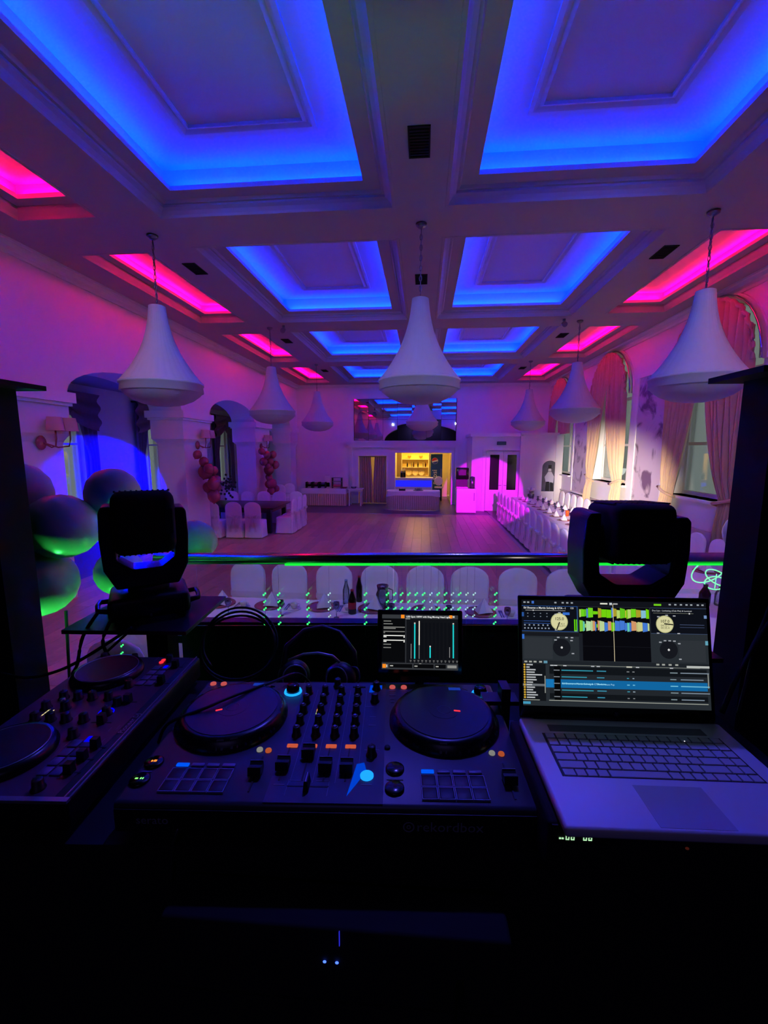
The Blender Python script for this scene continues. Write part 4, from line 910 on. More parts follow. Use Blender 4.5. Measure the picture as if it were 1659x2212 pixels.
# two dark columns flanking the booth
for (x, l) in ((-1.54, 'tall black booth column at left, in front of the balloons'), (1.115, 'tall black booth column at right, beside the laptop')):
    t = thing('booth_column', l, 'column', (x, 1.27, STAGE), 0)
    MB().box(-.235, .235, -.05, .07, .0, 1.835).build('column_body', mat('column_cloth', '#13131a', .9, noise=.15, scale=30), t)
    MB().box(-.305, .305, -.10, .11, 1.835, 1.85).build('cap_board', BLACKM, t); MB().box(-.26, .26, -.09, .1, 0, .02).build('foot', BLACKM, t)
# the PAR lamp on the right column that paints the doors magenta, and the green one behind the left column
def par(label, loc, target, c, p, s, b):
    t = thing('par_light', label, 'stage light', loc); d = (Vector(target) - Vector(loc)).to_track_quat('Y', 'Z').to_matrix().to_4x4(); M = Matrix.Translation((0, 0, .12)) @ d
    MB(M).cyl((0, -.1, 0), (0, .08, 0), .08, .09, n=20).build('can', BLACK, t); MB(M).cyl((0, .082, 0), (0, .086, 0), .075, n=20).build('lens', em('par_' + c[1], c[0], 2), t)
    MB().box(-.11, .11, -.02, .02, 0, .012).box(-.115, -.10, -.02, .02, 0, .14).box(.10, .115, -.02, .02, 0, .14).build('bracket', BLACK, t)
    spot('par_beam', Vector(loc) + Vector((0, 0, .12)) + (Vector(target) - Vector(loc)).normalized() * .1, target, p, c[0], s, b, .05)
par('black PAR lamp on top of the right booth column', (1.22, 1.28, STAGE + 1.85), (2.45, 17.4, .72), ((0.85, 0.0, 1.0), 'magenta'), 12000, 10.2, .12)
par('black PAR lamp on the stage floor behind the left booth column', (-1.60, 1.45, STAGE), (-1.44, 1.56, 2.0), ((0.05, 1.0, 0.15), 'green'), 60, 62, .5)
# unseen lamps added as fill light: two washes on the proscenium, one over the desk, a panel at the back of the stage
def hung(label, loc, mount, target, c, p, s, b, r):
    t = thing('hanging_spotlight', label, 'stage light', loc); d = (Vector(target) - Vector(loc)).to_track_quat('Y', 'Z').to_matrix().to_4x4()
    MB(d).cyl((0, -.14, 0), (0, .06, 0), .06, .075, n=20).build('can', BLACK, t); MB(d).cyl((0, .060, 0), (0, .064, 0), .062, n=20).build('lens', em('lens_lavender', (.5, .5, 1.0), 2), t)
    MB().tube([(0, 0, 0), mount], .012, 6).build('mounting_arm', BLACK, t); MB().box(mount[0] - .05, mount[0] + .05, mount[1] - .02, mount[1] + .0, mount[2] - .05, mount[2] + .0).build('mounting_plate', BLACK, t)
    spot('hanging_beam', Vector(loc) + (Vector(target) - Vector(loc)).normalized() * .09, target, p, c, s, b, r)
for x, w in ((-2.6, 'left'), (2.4, 'right')): hung('black spotlight bracketed to the %s of the stage arch, facing the hall' % w, (x, YP + .2, 4.75), (0, -.2, 0), (x * .6, 11.0, -1.2), (0.60, 0.66, 1.0), 165, 96, .7, .04)  # added washes that lift the lower hall
hung('black spotlight hung from the nearest ceiling beam, lighting the desk', (.1, 2.60, 5.04), (0, 0, .16), (.1, .75, 1.8), (0.09, 0.07, 1.0), 190, 42, .9, .06)  # added to strengthen the blue coffer light on desk and laptop
t = thing('led_panel_lamp', 'violet LED panel lamp above the back of the stage', 'stage light', (0, -2.4, 4.64)); MB(Matrix.Rotation(R(-35), 4, 'X')).box(-1.0, 1.0, -.3, .3, .01, .06).build('housing', BLACK, t)
for x in (-.8, .8): MB().cyl((x, 0, .05), (x, 0, .44), .012, n=8).build('hanger', BLACK, t)
area('led_panel_light', (0, -2.4, 4.64), (R(-35), 0, 0), 2.0, .6, 30, (0.35, 0.25, 1.0))  # added violet fill for the dark booth front and columns
# ---- balloons at left
BL = [(-2.12, 2.12, 2.20, .165, 'big green-lit balloon behind the left column, uppermost'), (-1.86, 2.08, 2.055, .165, 'big round green balloon in the middle of the left cluster'), (-1.72, 2.28, 2.19, .14, 'bluish balloon at the top of the left cluster'),
      (-1.99, 2.06, 1.76, .175, 'large dark green balloon at the bottom of the left cluster'), (-2.22, 2.22, 1.93, .16, 'pale green balloon half behind the left column'), (-1.74, 2.32, 1.74, .13, 'pale green balloon behind the left moving head'),
      (-1.30, 2.36, 1.93, .115, 'single green balloon right of the left moving head'), (-2.3, 2.15, 1.62, .15, 'green balloon low down behind the left column'), (-1.74, 2.35, 1.98, .10, 'small dark green balloon in the middle of the left cluster')]
BL = [[x * .74, y * .74, 2.45 + (z - 2.45) * .74, r * .74, l] if i != 6 else [x, y, z, r, l] for i, (x, y, z, r, l) in enumerate(BL)]
relax(BL, -3, .97)
g = None
for i, (x, y, z, r, l) in enumerate(BL):
    if g is None:
        g = thing('balloon', l, 'balloon', (x, y, z), 0, 'big balloons at the left of the stage')
        MB().lathe([(0, 1.0), (.3, .96), (.6, .82), (.85, .55), (.98, .2), (1.0, -.05), (.93, -.4), (.75, -.75), (.45, -1.02), (.15, -1.16), (.04, -1.19)], n=36).build('balloon_skin', BALL, g); MB().lathe([(.04, -1.18), (.09, -1.27), (0, -1.26)], n=10).build('knot', BALL, g); o = g
    else: o = dup(g, (x, y, z), 0, l)
    o.location = (x, y, z); o.scale = (r, r, r * 1.0); o.rotation_euler = (R([10, 62, 20, -60, 40, 30, 50, 10, 70][i]), R([20, -50, 10, 60, 20, -30, -60, 10, 30][i]), 0)
bpy.context.view_layer.update()
for o in [x for x in COL.objects if x.name.startswith('balloon') and x.get('label', '').startswith('single green')]:
    o.rotation_mode = 'XYZ'; M_ = (Matrix.LocRotScale(o.location, o.rotation_euler, o.scale)).inverted()
    MB(M_).tube([tuple(o.location - Vector((0, 0, .10))), tuple(o.location + Vector((.01, .01, -.9))), (o.location.x, o.location.y + .02, .0)], .0012, 4).build('string', SATIN, o)
o = dup(g, (2.905, 4.2, 1.70), 0, 'single green balloon tied to the corner table, peeping out left of the right column'); o.scale = (.16, .16, .17)
MB().tube([(0, 0, -1.18), (0.1, .05, -3.2), (.05, 0, -5.61)], .008, 4).build('string', SATIN, o)
t = thing('balloon_stand', 'thin dark stand holding the balloon cluster at left', 'stand', (-1.43, 1.52, STAGE)); MB().cyl((0, 0, .0), (0.0, 0.06, 1.0), .006, n=6).build('rod', BLACK, t); MB().cyl((0, 0, 0), (0, 0, .02), .14, n=20).build('foot', BLACK, t)

# ================================================================== THE DESK
t = thing('dj_desk', 'black cloth-skirted DJ desk carrying all the equipment', 'desk', (0, 0, STAGE), BR)
MB().box(-.86, .84, .66, 1.20, .945, .975).build('desk_top', BLACKM, t)
m = MB(); pleated(m, [(-.86, 1.18), (-.86, .67), (.84, .67), (.84, 1.18)], 0.0, .945, .004, 120); m.build('skirt', mat('black_cloth', '#08080b', .9), t)
DZ = STAGE + .975                                 # desk surface
# equipment case under the main controller
t = thing('rack_unit', 'black rack amplifier below the main controller, with two blue lights', 'amplifier', (-.14, .588, STAGE + .66), R(1)); MB().rbox(-.26, .28, -.03, .045, 0, .27, .006, 2).build('case_front', BLACKM, t)
BL_ = em('led_blue', (0.05, 0.12, 1.0), 3.0)
for x in (.0, .019): MB().sphere((x, -.032, .215), .0028, .0015, .0020, 10, 6).build('led', BL_, t)
MB().box(.0225, .0237, -.0322, -.03, .275 - .03, .27).build('led_bar', em('led_bar_blue', (.03, .03, .8), .8), t)  # glowing sliver imitates the reflected streak of the blue lights
MB().box(.2, .21, -.05, -.03, .05, .2).build('handle', BLACK, t)
for z in (.06, .14): MB().box(-.25, .27, -.0315, -.03, z, z + .003).build('groove', RUBBER, t)
# ---- the main controller
CT = thing('dj_controller', 'wide charcoal four-channel DJ controller in the middle of the desk', 'DJ controller', (-.172, .855, 1.85), R(4))
def cb(name, m, mt=None, lab=None, par_=None): return m.build(name, mt, par_ or CT, lab)
m = MB(); m.rbox(-.3675, .3675, -.2, .2, -.060, 0, .008, 2); body = cb('body', m, DECK)
cb('front_edge', MB().box(-.362, .362, -.2035, -.199, -.052, -.010), BLACK)
for x in (-.32, .32):
    for y in (-.16, .16): cb('foot', MB().cyl((x, y, -.075), (x, y, -.059), .02, n=12), RUBBER)
cb('centre_panel', MB().box(-.108, .098, -.195, .195, 0, .0008), mat('deck_blue', '#34364a', .35))
GREY = mat('print_grey', '#6d6d7c', .5)
m = MB()
for x in (-.072, -.031, .010, .05): m.box(x - .0004, x + .0004, -.15, .16, .0008, .0012)
for (x, y, w) in ((-.346, .168, .016), (-.319, .168, .016), (-.29, .168, .014), (-.25, .168, .01), (-.21, .168, .012), (.114, .16, .016), (.143, .16, .016), (.18, .16, .02), (.22, .16, .012), (.25, .16, .014), (.114, .14, .016), (.114, .125, .01), (.114, .11, .01), (-.09, -.155, .02), (-.346, -.128, .02), (.119, -.138, .03), (-.02, .175, .03), (.06, .09, .02), (.07, .05, .014), (.07, .02, .016), (.067, -.152, .02), (.073, -.06, .03)): m.box(x - w / 2, x + w / 2, y - .0012, y + .0012, .0008, .0013)
cb('printed_marks', m, GREY)['kind'] = 'stuff'
# jog wheels
PLAT = mat('platter', '#2c2c38', .32); JW = mat('jog_side', '#09090b', .3)
for k, (x, y) in enumerate(((-.243, .04), (.228, .04))):
    j = cb('jog_wheel', MB(Matrix.Translation((x, y, 0))).lathe([(.119, 0), (.120, .006), (.116, .012), (.112, .020), (.104, .026), (.098, .026), (0, .0255)], n=64), JW)
    grips = MB(Matrix.Translation((x, y, 0)))
    for i in range(26):
        a = 2 * PI * i / 26; c, s = math.cos(a), math.sin(a)
        grips.add([(c * r - s * w, s * r + c * w, z) for (r, z) in ((.1185, .008), (.1075, .0245)) for w in (-.007, .007)] + [(c * r - s * w, s * r + c * w, z - .004) for (r, z) in ((.1185, .008), (.1075, .0245)) for w in (-.007, .007)], [(0, 1, 3, 2), (0, 2, 6, 4), (1, 5, 7, 3), (2, 3, 7, 6), (0, 4, 5, 1)])
    cb('grips', grips, mat('jog_grip', '#2c2a33', .25), par_=j)
    cb('platter', MB(Matrix.Translation((x, y, 0))).cyl((0, 0, .0257), (0, 0, .0272), .097, n=64), PLAT, par_=j)
    cb('centre_disc', MB(Matrix.Translation((x, y, 0))).cyl((0, 0, .0272), (0, 0, .0276), .033, n=40).lathe([(.0130, .0276), (.0135, .0280), (.0150, .0280), (.0155, .0276)], n=32), mat('disc_print', '#2e2c3c', .3), par_=j)
    ang = (R(205), R(-8))[k]
    cb('position_marker', MB(Matrix.Translation((x, y, 0)) @ Matrix.Rotation(ang, 4, 'Z')).box(.022, .036, -.0022, .0022, .0276, .0281), em('marker_red', (1.0, 0.03, 0.06), 1.3), par_=j)
# knobs
def knob_mesh(r, h): return MB().lathe([(r, 0), (r * .98, h * .12), (r * .78, h * .2), (r * .70, h), (r * .6, h * 1.05), (0, h * 1.05)], n=18).box(-.0009, .0009, 0, r * .72, h * 1.04, h * 1.08).mesh('knob', BLACK)
K1 = knob_mesh(.0105, .020); K2 = knob_mesh(.0125, .018)
KTOP = MB().cyl((0, 0, .0208), (0, 0, .0235), .0042, .0025, n=10).mesh('knob_tip', SILVER)
for i in range(4):
    for q in range(5):
        y = .143 - .040 * q; x = -.092 + .0405 * i + .001 * q
        o = bpy.data.objects.new('knob', K1); COL.objects.link(o); o.parent = CT; o.location = (x, y, .0008); o.rotation_euler = (0, 0, random.uniform(-.6, .6))
        p = bpy.data.objects.new('knob_tip', KTOP); COL.objects.link(p); p.parent = o
for (x, y) in ((-.025, .178), (.074, .165), (.072, .112), (.073, -.075)):
    o = bpy.data.objects.new('knob', K2); COL.objects.link(o); o.parent = CT; o.location = (x, y, .0008); o.scale = (.9, .9, 1.1)
# selector dials with lit rings
RING = em('ring_cyan', (0.01, 0.30, 1.0), 1.6)
for (x, y) in ((-.133, .150), (.330, .146)):
    s = cb('selector_dial', MB(Matrix.Translation((x, y, 0))).lathe([(.016, 0), (.016, .012), (.014, .020), (.0125, .022), (0, .021)], n=24), BLACKG)
    cb('lit_ring', MB(Matrix.Translation((x, y, 0))).lathe([(.0165, .001), (.018, .005), (.0205, .005), (.022, .001)], n=32), RING, par_=s)
# cue buttons (orange), faders, crossfader
OR = em('cue_orange', (1.0, 0.16, 0.08), .55)
for i in range(4): cb('cue_button', MB().rbox(-.100 + .0395 * i, -.078 + .0395 * i, -.056, -.047, 0, .004, .0015, 2), OR)
CAP = MB().prism([(-.012, 0.004), (-.010, .020), (-.003, .016), (.003, .016), (.010, .020), (.012, .004)], 0, -.012, .012).mesh('fader_cap', BLACK); LINE = MB().box(-.012, .012, .0085, .0105, .0196, .0206).mesh('fader_line', GREY)
for (x, y, yc) in ((-.093, -.1, -.113), (-.051, -.1, -.078), (-.012, -.1, -.115), (.028, -.1, -.117), (-.140, -.128, -.128), (.327, -.135, -.140)):
    f = cb('fader_slot', MB().box(x - .0016, x + .0016, y - .045, y + .045, .0003, .0014), RUBBER)
    o = bpy.data.objects.new('fader_cap', CAP); COL.objects.link(o); o.parent = f; o.location = (x, yc, 0)
    p = bpy.data.objects.new('fader_line', LINE); COL.objects.link(p); p.parent = f; p.location = (x, yc, 0)
f = cb('crossfader_slot', MB().box(-.075, .0, -.1595, -.1565, .0003, .0014), RUBBER); cb('crossfader_cap', MB().box(-.044, -.034, -.172, -.145, .001, .020, .002), BLACK, par_=f); cb('fader_line', MB().box(-.0398, -.0382, -.170, -.147, .0195, .0206), SILVER, par_=f)
cb('crossfader_marks', MB().box(-.075, -.05, -.1455, -.144, .0005, .0013).box(-.025, 0, -.1455, -.144, .0005, .0013).box(-.075, -.074, -.18, -.144, .0005, .0013).box(-.001, 0, -.18, -.144, .0005, .0013), GREY)
# performance pads and mode buttons
PAD = mat('pad_rubber', '#15151d', .5); PADE = mat('pad_edge', '#7a7a98', .35)
padm = MB().rbox(-.0125, .0125, -.0125, .0125, 0, .0035, .0015, 2).mesh('pad', PAD); padr = MB().box(-.0142, .0142, -.0142, -.0125, 0, .0036).box(-.0142, .0142, .0125, .0142, 0, .0036).box(-.0142, -.0125, -.0125, .0125, 0, .0036).box(.0125, .0142, -.0125, .0125, 0, .0036).mesh('pad_edge', PADE)
PB = em('pad_blue', (0.0, 0.10, 1.0), .9)
for (x0, y0) in ((-.286, -.134), (.180, -.142)):
    for i in range(4):
        for q in range(2):
            o = bpy.data.objects.new('pad', padm); COL.objects.link(o); o.parent = CT; o.location = (x0 + .0295 * i, y0 - .0295 * q, .0002)
            p = bpy.data.objects.new('pad_edge', padr); COL.objects.link(p); p.parent = o
        cb('pad_mode_button', MB().rbox(x0 + .0295 * i - .012, x0 + .0295 * i + .012, y0 + .0205, y0 + .0285, 0, .0035, .0012, 2), PB if i == 0 else PADE, 'lit blue mode button' if i == 0 else None)
# round buttons
def rbtn(x, y, r, m, nm, h=.004, lab=None): return cb(nm, MB(Matrix.Translation((x, y, 0))).lathe([(r, 0), (r, h * .7), (r * .88, h), (0, h)], n=22), m, lab)
PK = em('button_pink', (1.0, 0.16, 0.16), .5)
for (x, y) in ((-.346, .182), (-.319, .182), (.114, .176), (.143, .176)): rbtn(x, y, .0075, PK, 'loop_button')
WB = em('button_white', (.6, .6, .55), .35); OB = em('button_amber', (1.0, .18, .06), .4)
for x in (-.152, .312): rbtn(x, -.064, .0062, WB, 'key_button')
for x in (-.134, .330): rbtn(x, -.066, .0062, OB, 'sync_button')
for (x, y) in ((-.344, -.105), (-.346, -.150), (.119, -.112), (.118, -.160)): rbtn(x, y, .0175, BLACKG, 'cue_play_button', .005)
cb('play_light', MB().box(-.349, -.346, -.107, -.103, .005, .0055).box(-.344, -.342, -.107, -.102, .005, .0055).box(-.341, -.339, -.107, -.102, .005, .0055), em('amber_dot', (1.0, .25, .03), 1.5)); cb('cue_light', MB().box(-.354, -.349, -.152, -.149, .005, .0055).box(-.345, -.343, -.152, -.148, .005, .0055).box(-.341, -.339, -.152, -.148, .005, .0055), em('green_dot', (.2, 1.0, .15), 1.5))
rbtn(.104, -.052, .006, RUBBER, 'shift_button')
rbtn(.067, -.131, .0125, em('fx_cyan', (0.01, 0.28, 1.0), 1.5), 'effect_button', .005, 'glowing light blue round button')
cb('lit_stripe', MB().add([(.046, -.100, .0013), (.060, -.096, .0013), (.066, -.118, .0013), (.050, -.150, .0013), (.034, -.180, .0013)], [(0, 1, 2, 3, 4)]), em('stripe_blue', (0.0, 0.06, .75), .8)); cb('lit_stripe', MB().add([(.056, .150, .0013), (.058, .184, .0013), (.088, .184, .0013), (.088, .166, .0013), (.064, .15, .0013)], [(0, 1, 2, 3, 4)]), em('stripe_blue', (0, .06, .75), .8))
for x, y in ((-.21, .155), (.265, .145)): cb('lit_display', MB(Matrix.Translation((x, y - .02, .0272))).box(-.016, .012, -.005, .006, .0003, .0008), em('stripe_dim', (0.02, .08, .8), .45))
m = MB()
m.use(em('meter_red', (1, .05, .1), 1.5)).box(-.0605, -.0585, .0785, .0825, .001, .0016); m.use(em('meter_amber', (1, .5, .08), 1.5)).box(-.0605, -.0585, .0715, .0765, .001, .0016).box(-.0605, -.0585, .064, .0695, .001, .0016); m.use(em('meter_green', (.6, 1, .3), 1.2)).box(-.0605, -.0585, .0575, .0625, .001, .0016).box(-.0605, -.0585, .051, .0555, .001, .0016)
m.build('level_meter', None, CT)
for x in (.02, .04, -.19, .20, .24): cb('small_button', MB().rbox(x - .006, x + .006, .172, .178, 0, .003, .001, 2), BLACK)
FT = Matrix.Translation((.155, -.2037, -.034)) @ Matrix.Rotation(R(90), 4, 'X')
lettering('rekordbox', .026, mat('edge_print', '#8c8c9a', .5), CT, FT)
cb('edge_emblem', MB(Matrix.Translation((.142, -.2037, -.034)) @ Matrix.Rotation(R(90), 4, 'X')).lathe([(.0075, 0), (.0085, .0003), (.0098, 0)], n=20).lathe([(.002, 0), (.003, .0003), (.004, 0)], n=12), mat('edge_print', '#8c8c9a', .5))
lettering('serato', .022, mat('edge_print', '#8c8c9a', .5), CT, Matrix.Translation((-.325, -.2037, -.030)) @ Matrix.Rotation(R(90), 4, 'X'))

# ---- the second controller, turned sideways at the left
C2 = thing('small_dj_controller', 'smaller DJ controller turned sideways at the left end of the desk', 'DJ controller', (-.765, .88, 1.85), R(94))
def c2(name, m, mt=None, lab=None, par_=None): return m.build(name, mt, par_ or C2, lab)
RD = mat('deck_plum', '#523a46', .4, noise=.1, scale=40)
c2('body', MB().rbox(-.268, .262, -.146, .155, -.058, 0, .006, 2), BLACK)
c2('top_plate', MB().box(-.262, .256, -.118, .150, 0, .001), RD)
c2('silver_edge', MB().box(-.268, -.258, -.146, .155, -.004, .0015).box(-.258, .262, -.137, -.1345, 0, .0018), SILVER)
for x in (-.23, .22):
    for y in (-.11, .12): c2('foot', MB().cyl((x, y, -.075), (x, y, -.057), .018, n=10), RUBBER)
for k, x in enumerate((-.158, .155)):
    j = c2('jog_wheel', MB(Matrix.Translation((x, .055, 0))).lathe([(.085, 0), (.086, .008), (.080, .020), (.070, .021), (0, .0205)], n=48), JW)
    c2('chrome_ring', MB(Matrix.Translation((x, .055, 0))).lathe([(.0715, .0208), (.0725, .0222), (.0735, .0208)], n=48), SILVER, par_=j)
    c2('platter', MB(Matrix.Translation((x, .055, 0))).cyl((0, 0, .0205), (0, 0, .0215), .070, n=48), mat('platter2', '#14121a', .5), par_=j)
    o = x
    for i in range(4):
        for q in range(2):
            c2('pad', MB().rbox(o - .052 + .026 * i, o - .030 + .026 * i, -.066 - .024 * q, -.046 - .024 * q, .001, .004, .001, 1), mat('pad_plum', '#6a5878', .4))
for (x, y) in ((-.045, .09), (-.045, .055), (-.045, .02), (-.045, -.02), (.042, .09), (.042, .055), (.042, .02), (.042, -.02), (0, .1), (0, .055), (-.24, -.075), (-.24, .02), (.235, -.07), (.235, .03), (-.02, -.055), (.02, -.055), (-.098, -.035), (.098, -.035), (.24, .12), (-.24, .12)):
    o = bpy.data.objects.new('knob', K2); COL.objects.link(o); o.parent = C2; o.location = (x, y, .001); o.rotation_euler = (0, 0, random.uniform(-1, 1))
for (x, y) in ((-.05, -.06), (.03, -.07), (-.2, -.098), (-.165, -.098), (-.13, -.1), (.2, -.1), (.115, -.105)):
    f = c2('fader_slot', MB().box(x - .0015, x + .0015, y - .025, y + .02, .0008, .0016), RUBBER); c2('fader_cap', MB().box(x - .007, x + .007, y - .012, y + .004, .001, .022, .001), BLACK, par_=f)
B2 = em('pad_deep_blue', (0.0, 0.0, 1.0), 1.2)
c2('lit_pad', MB().rbox(-.118, -.100, -.084, -.070, .001, .005, .001, 1), B2, 'lit blue pad'); c2('lit_pad', MB().rbox(.188, .203, -.084, -.074, .001, .005, .001, 1), B2, 'lit blue pad')
c2('lit_ring', MB(Matrix.Translation((-.013, -.049, 0))).lathe([(.014, .0015), (.0155, .004), (.017, .0015)], n=24), B2)
for x in (.224, .236): c2('lit_button', MB(Matrix.Translation((x, -.052, 0))).lathe([(.006, 0), (.006, .004), (.004, .005), (0, .005)], n=14), em('button_red', (1, .03, .05), 1.0))
m = MB()
for i in range(7): m.box(-.028 + .008 * (i % 4), -.022 + .008 * (i % 4), .088 - .012 * (i // 4), .090 - .012 * (i // 4), .0012, .0016)
c2('level_meter', m, em('meter_warm', (1, .85, .4), .9))
m = MB()
for i in range(26): x = random.uniform(-.25, .24); y = random.uniform(-.11, .13); m.box(x, x + random.uniform(.01, .03), y, y + .0012, .001, .0014)
c2('printed_marks', m, GREY)['kind'] = 'stuff'
lettering('Pioneer DJ', .016, SILVER, C2, Matrix.Translation((-.085, -.1255, .0012)), bold=True)
c2('knob_silver', MB(Matrix.Translation((.0, .06, 0))).lathe([(.006, .02), (.006, .026), (0, .026)], n=12), SILVER)
# ---- tablet on a holder
T = thing('tablet', 'black tablet showing lighting faders, propped behind the controller', 'tablet', (-.002, 1.085, 1.862), R(3))
TM = Matrix.Rotation(R(8), 4, 'X').inverted()
TM = Matrix.Rotation(R(-12), 4, 'X')
cT = lambda nm, m, mt=None, par_=None: m.build(nm, mt, par_ or T)
sl = cT('tablet_body', MB(TM).rbox(-.112, .112, 0, .008, 0, .168, .0035, 2), BLACKG)
TP = lambda x, y, d: (-.100 + x * .200, -d, .156 - y * .142)
m = MB(TM)
def rect(m, P, x0, y0, x1, y1, d): m.quad(P(x0, y1, d), P(x1, y1, d), P(x1, y0, d), P(x0, y0, d))
def scr(h, s=.8): return em('screen_' + h.strip('#') + ('_%d' % (s * 100)), h, s)
m.use(scr('#181a20', .6)); rect(m, TP, 0, 0, 1, 1, .0008)
m.use(scr('#3a3d42')); rect(m, TP, 0, 0, 1, .07, .0010); rect(m, TP, 0, .88, 1, 1, .0010); rect(m, TP, .31, .09, .32, .88, .001)
m.use(scr('#0a0b0e')); rect(m, TP, .0, .08, .30, .86, .0010); rect(m, TP, .1, .90, .40, .97, .0012); rect(m, TP, .42, .90, .68, .97, .0012); rect(m, TP, .70, .90, .84, .97, .0012)
m.use(scr('#ff8a20', 1.1)); rect(m, TP, .25, .0, .295, .065, .0014); rect(m, TP, .885, .0, .925, .055, .0014); rect(m, TP, .01, .905, .055, .975, .0014)
m.use(scr('#d8d8d0')); rect(m, TP, .93, .01, .955, .045, .0014); rect(m, TP, .06, .915, .075, .965, .0014); rect(m, TP, .31, .07, .37, .078, .0014)
for (y, w, c) in ((.12, .10, 0), (.17, .12, 0), (.23, .28, 0), (.255, .16, 0), (.31, .28, 0), (.335, .02, 0), (.385, .26, 1), (.41, .04, 1), (.47, .26, 1), (.495, .04, 1), (.545, .10, 0), (.605, .10, 0)):
    m.use(scr('#f4f4ee', 1.0) if c else scr('#8c8c88')); rect(m, TP, .02, y - .008, .02 + w, y + .008, .0014)
    if c: rect(m, TP, .285, y - .01, .30, y + .012, .0014)
for i in range(13): m.use(scr('#101218')); x = .38 + .0505 * i; rect(m, TP, x - .016, .14, x + .016, .80, .0011)
m.use(scr('#20d8d8', 1.0))
for (x, a, b) in ((.432, .15, .80), (.635, .58, .78), (.938, .17, .78)): rect(m, TP, x - .008, a, x + .008, b, .0014)
m.use(scr('#e8e0d0', 1.0)); rect(m, TP, .484, .11, .498, .55, .0014); m.use(scr('#a0a0a0')); rect(m, TP, .487, .55, .494, .80, .0014); rect(m, TP, .381, .53, .389, .80, .0014); rect(m, TP, .886, .58, .894, .77, .0014)
m.use(scr('#e8e8e0'))
for x in (.432, .635, .938): rect(m, TP, x - .009, .14 if x != .635 else .56, x + .009, .165 if x != .635 else .585, .0016)
for i in range(13): x = .38 + .0505 * i; m.use(scr('#7c7c7c')); rect(m, TP, x - .012, .825, x + .012, .84, .0014); rect(m, TP, x - .008, .85, x + .008, .86, .0014)
m.use(scr('#9a9a96')); rect(m, TP, .86, .91, .98, .96, .0014); m.use(scr('#c8c8c0')); rect(m, TP, .11, .925, .15, .945, .0014); rect(m, TP, .43, .925, .47, .945, .0014); rect(m, TP, .71, .925, .745, .945, .0014); rect(m, TP, .49, .885, .52, .892, .0014)
cT('screen', m, None, sl)
lettering('LED Spot 100W with Ring Moving Head Light', .0062, scr('#ffffff', 1.0), sl, TM @ Matrix.Translation(TP(.32, .035, .0016)) @ Matrix.Rotation(R(90), 4, 'X'), bold=True)
cT('holder_foot', MB(TM).box(-.05, .05, -.012, .02, -.012, .0), BLACK); cT('holder_stem', MB().cyl((0, .015, -.087), (0, .006, .0), .012, n=10), BLACK); cT('holder_base', MB().box(-.06, .06, -.03, .06, -.087, -.078), BLACK)
# ---- headphones
H = thing('headphones', 'black headphones with silver bands lying behind the controller', 'headphones', (-.33, 1.12, DZ), R(4))
for (x, y, r) in ((-.02, .0, .3), (.11, -.01, -.4)):
    M = Matrix.Translation((x, y, .048)) @ Matrix.Rotation(r, 4, 'Z') @ Matrix.Rotation(R(70), 4, 'X')
    c = MB(M).lathe([(0, .022), (.03, .022), (.042, .012), (.045, -.005), (.038, -.02), (.022, -.026), (0, -.02)], n=24).build('ear_cup', BLACK, H); MB(M).lathe([(.030, .0222), (.032, .025), (.034, .0222)], n=24).build('cup_ring', SILVER, c)
MB().tube([(-.05, .0, .07), (-.045, .03, .12), (.0, .06, .155), (.05, .075, .16), (.10, .06, .15), (.145, .02, .11), (.15, .0, .07)], .009, 8).build('headband', BLACK, H)
MB().tube([(-.03, -.02, .105), (.01, -.01, .118), (.05, -.01, .122), (.09, -.012, .115), (.11, -.02, .10)], .004, 6).build('silver_band', SILVER, H)
# ---- media player under the laptop
MP = thing('media_player', 'black media player under the laptop with a green segment display', 'media player', (.385, .762, DZ), R(2.4))
MB().rbox(-.19, .20, -.13, .13, .012, .104, .006, 2).build('player_body', BLACKM, MP)
for x in (-.15, .16):
    for y in (-.1, .1): MB().cyl((x, y, 0), (x, y, .013), .015, n=10).build('foot', RUBBER, MP)
MB().box(-.185, -.08, -.1325, -.13, .070, .102).build('display_window', RUBBER, MP)
SEG = em('seg_green', '#b8f0b8', 1.0); m = MB()
SEGS = {'0': 'abcdef', '8': 'abcdefg', 'U': 'bcdef'}
def digit(m, ch, x, z, w=.0055, h=.012, t=.0014):
    g = dict(a=(x, x + w, z + h - t, z + h), g=(x, x + w, z + h / 2 - t / 2, z + h / 2 + t / 2), d=(x, x + w, z, z + t), f=(x, x + t, z + h / 2, z + h), e=(x, x + t, z, z + h / 2), b=(x + w - t, x + w, z + h / 2, z + h), c=(x + w - t, x + w, z, z + h / 2))
    for s in SEGS[ch]: a, b, c, d = g[s]; m.box(a, b, -.1333, -.1324, c, d)
for i, ch in enumerate('080'): digit(m, ch, -.164 + .0078 * (i if i < 2 else 3.4), .078)
digit(m, '8', -.164 + .0078 * 4.4, .078); m.box(-.174, -.171, -.1333, -.1324, .079, .0815).box(-.170, -.167, -.1333, -.1324, .079, .0815)
m.build('segment_digits', SEG, MP)
MB().sphere((.02, -.131, .070), .003, .002, .002, 10, 6).build('indicator', em('dim_red', (.2, .03, .02), .2), MP)
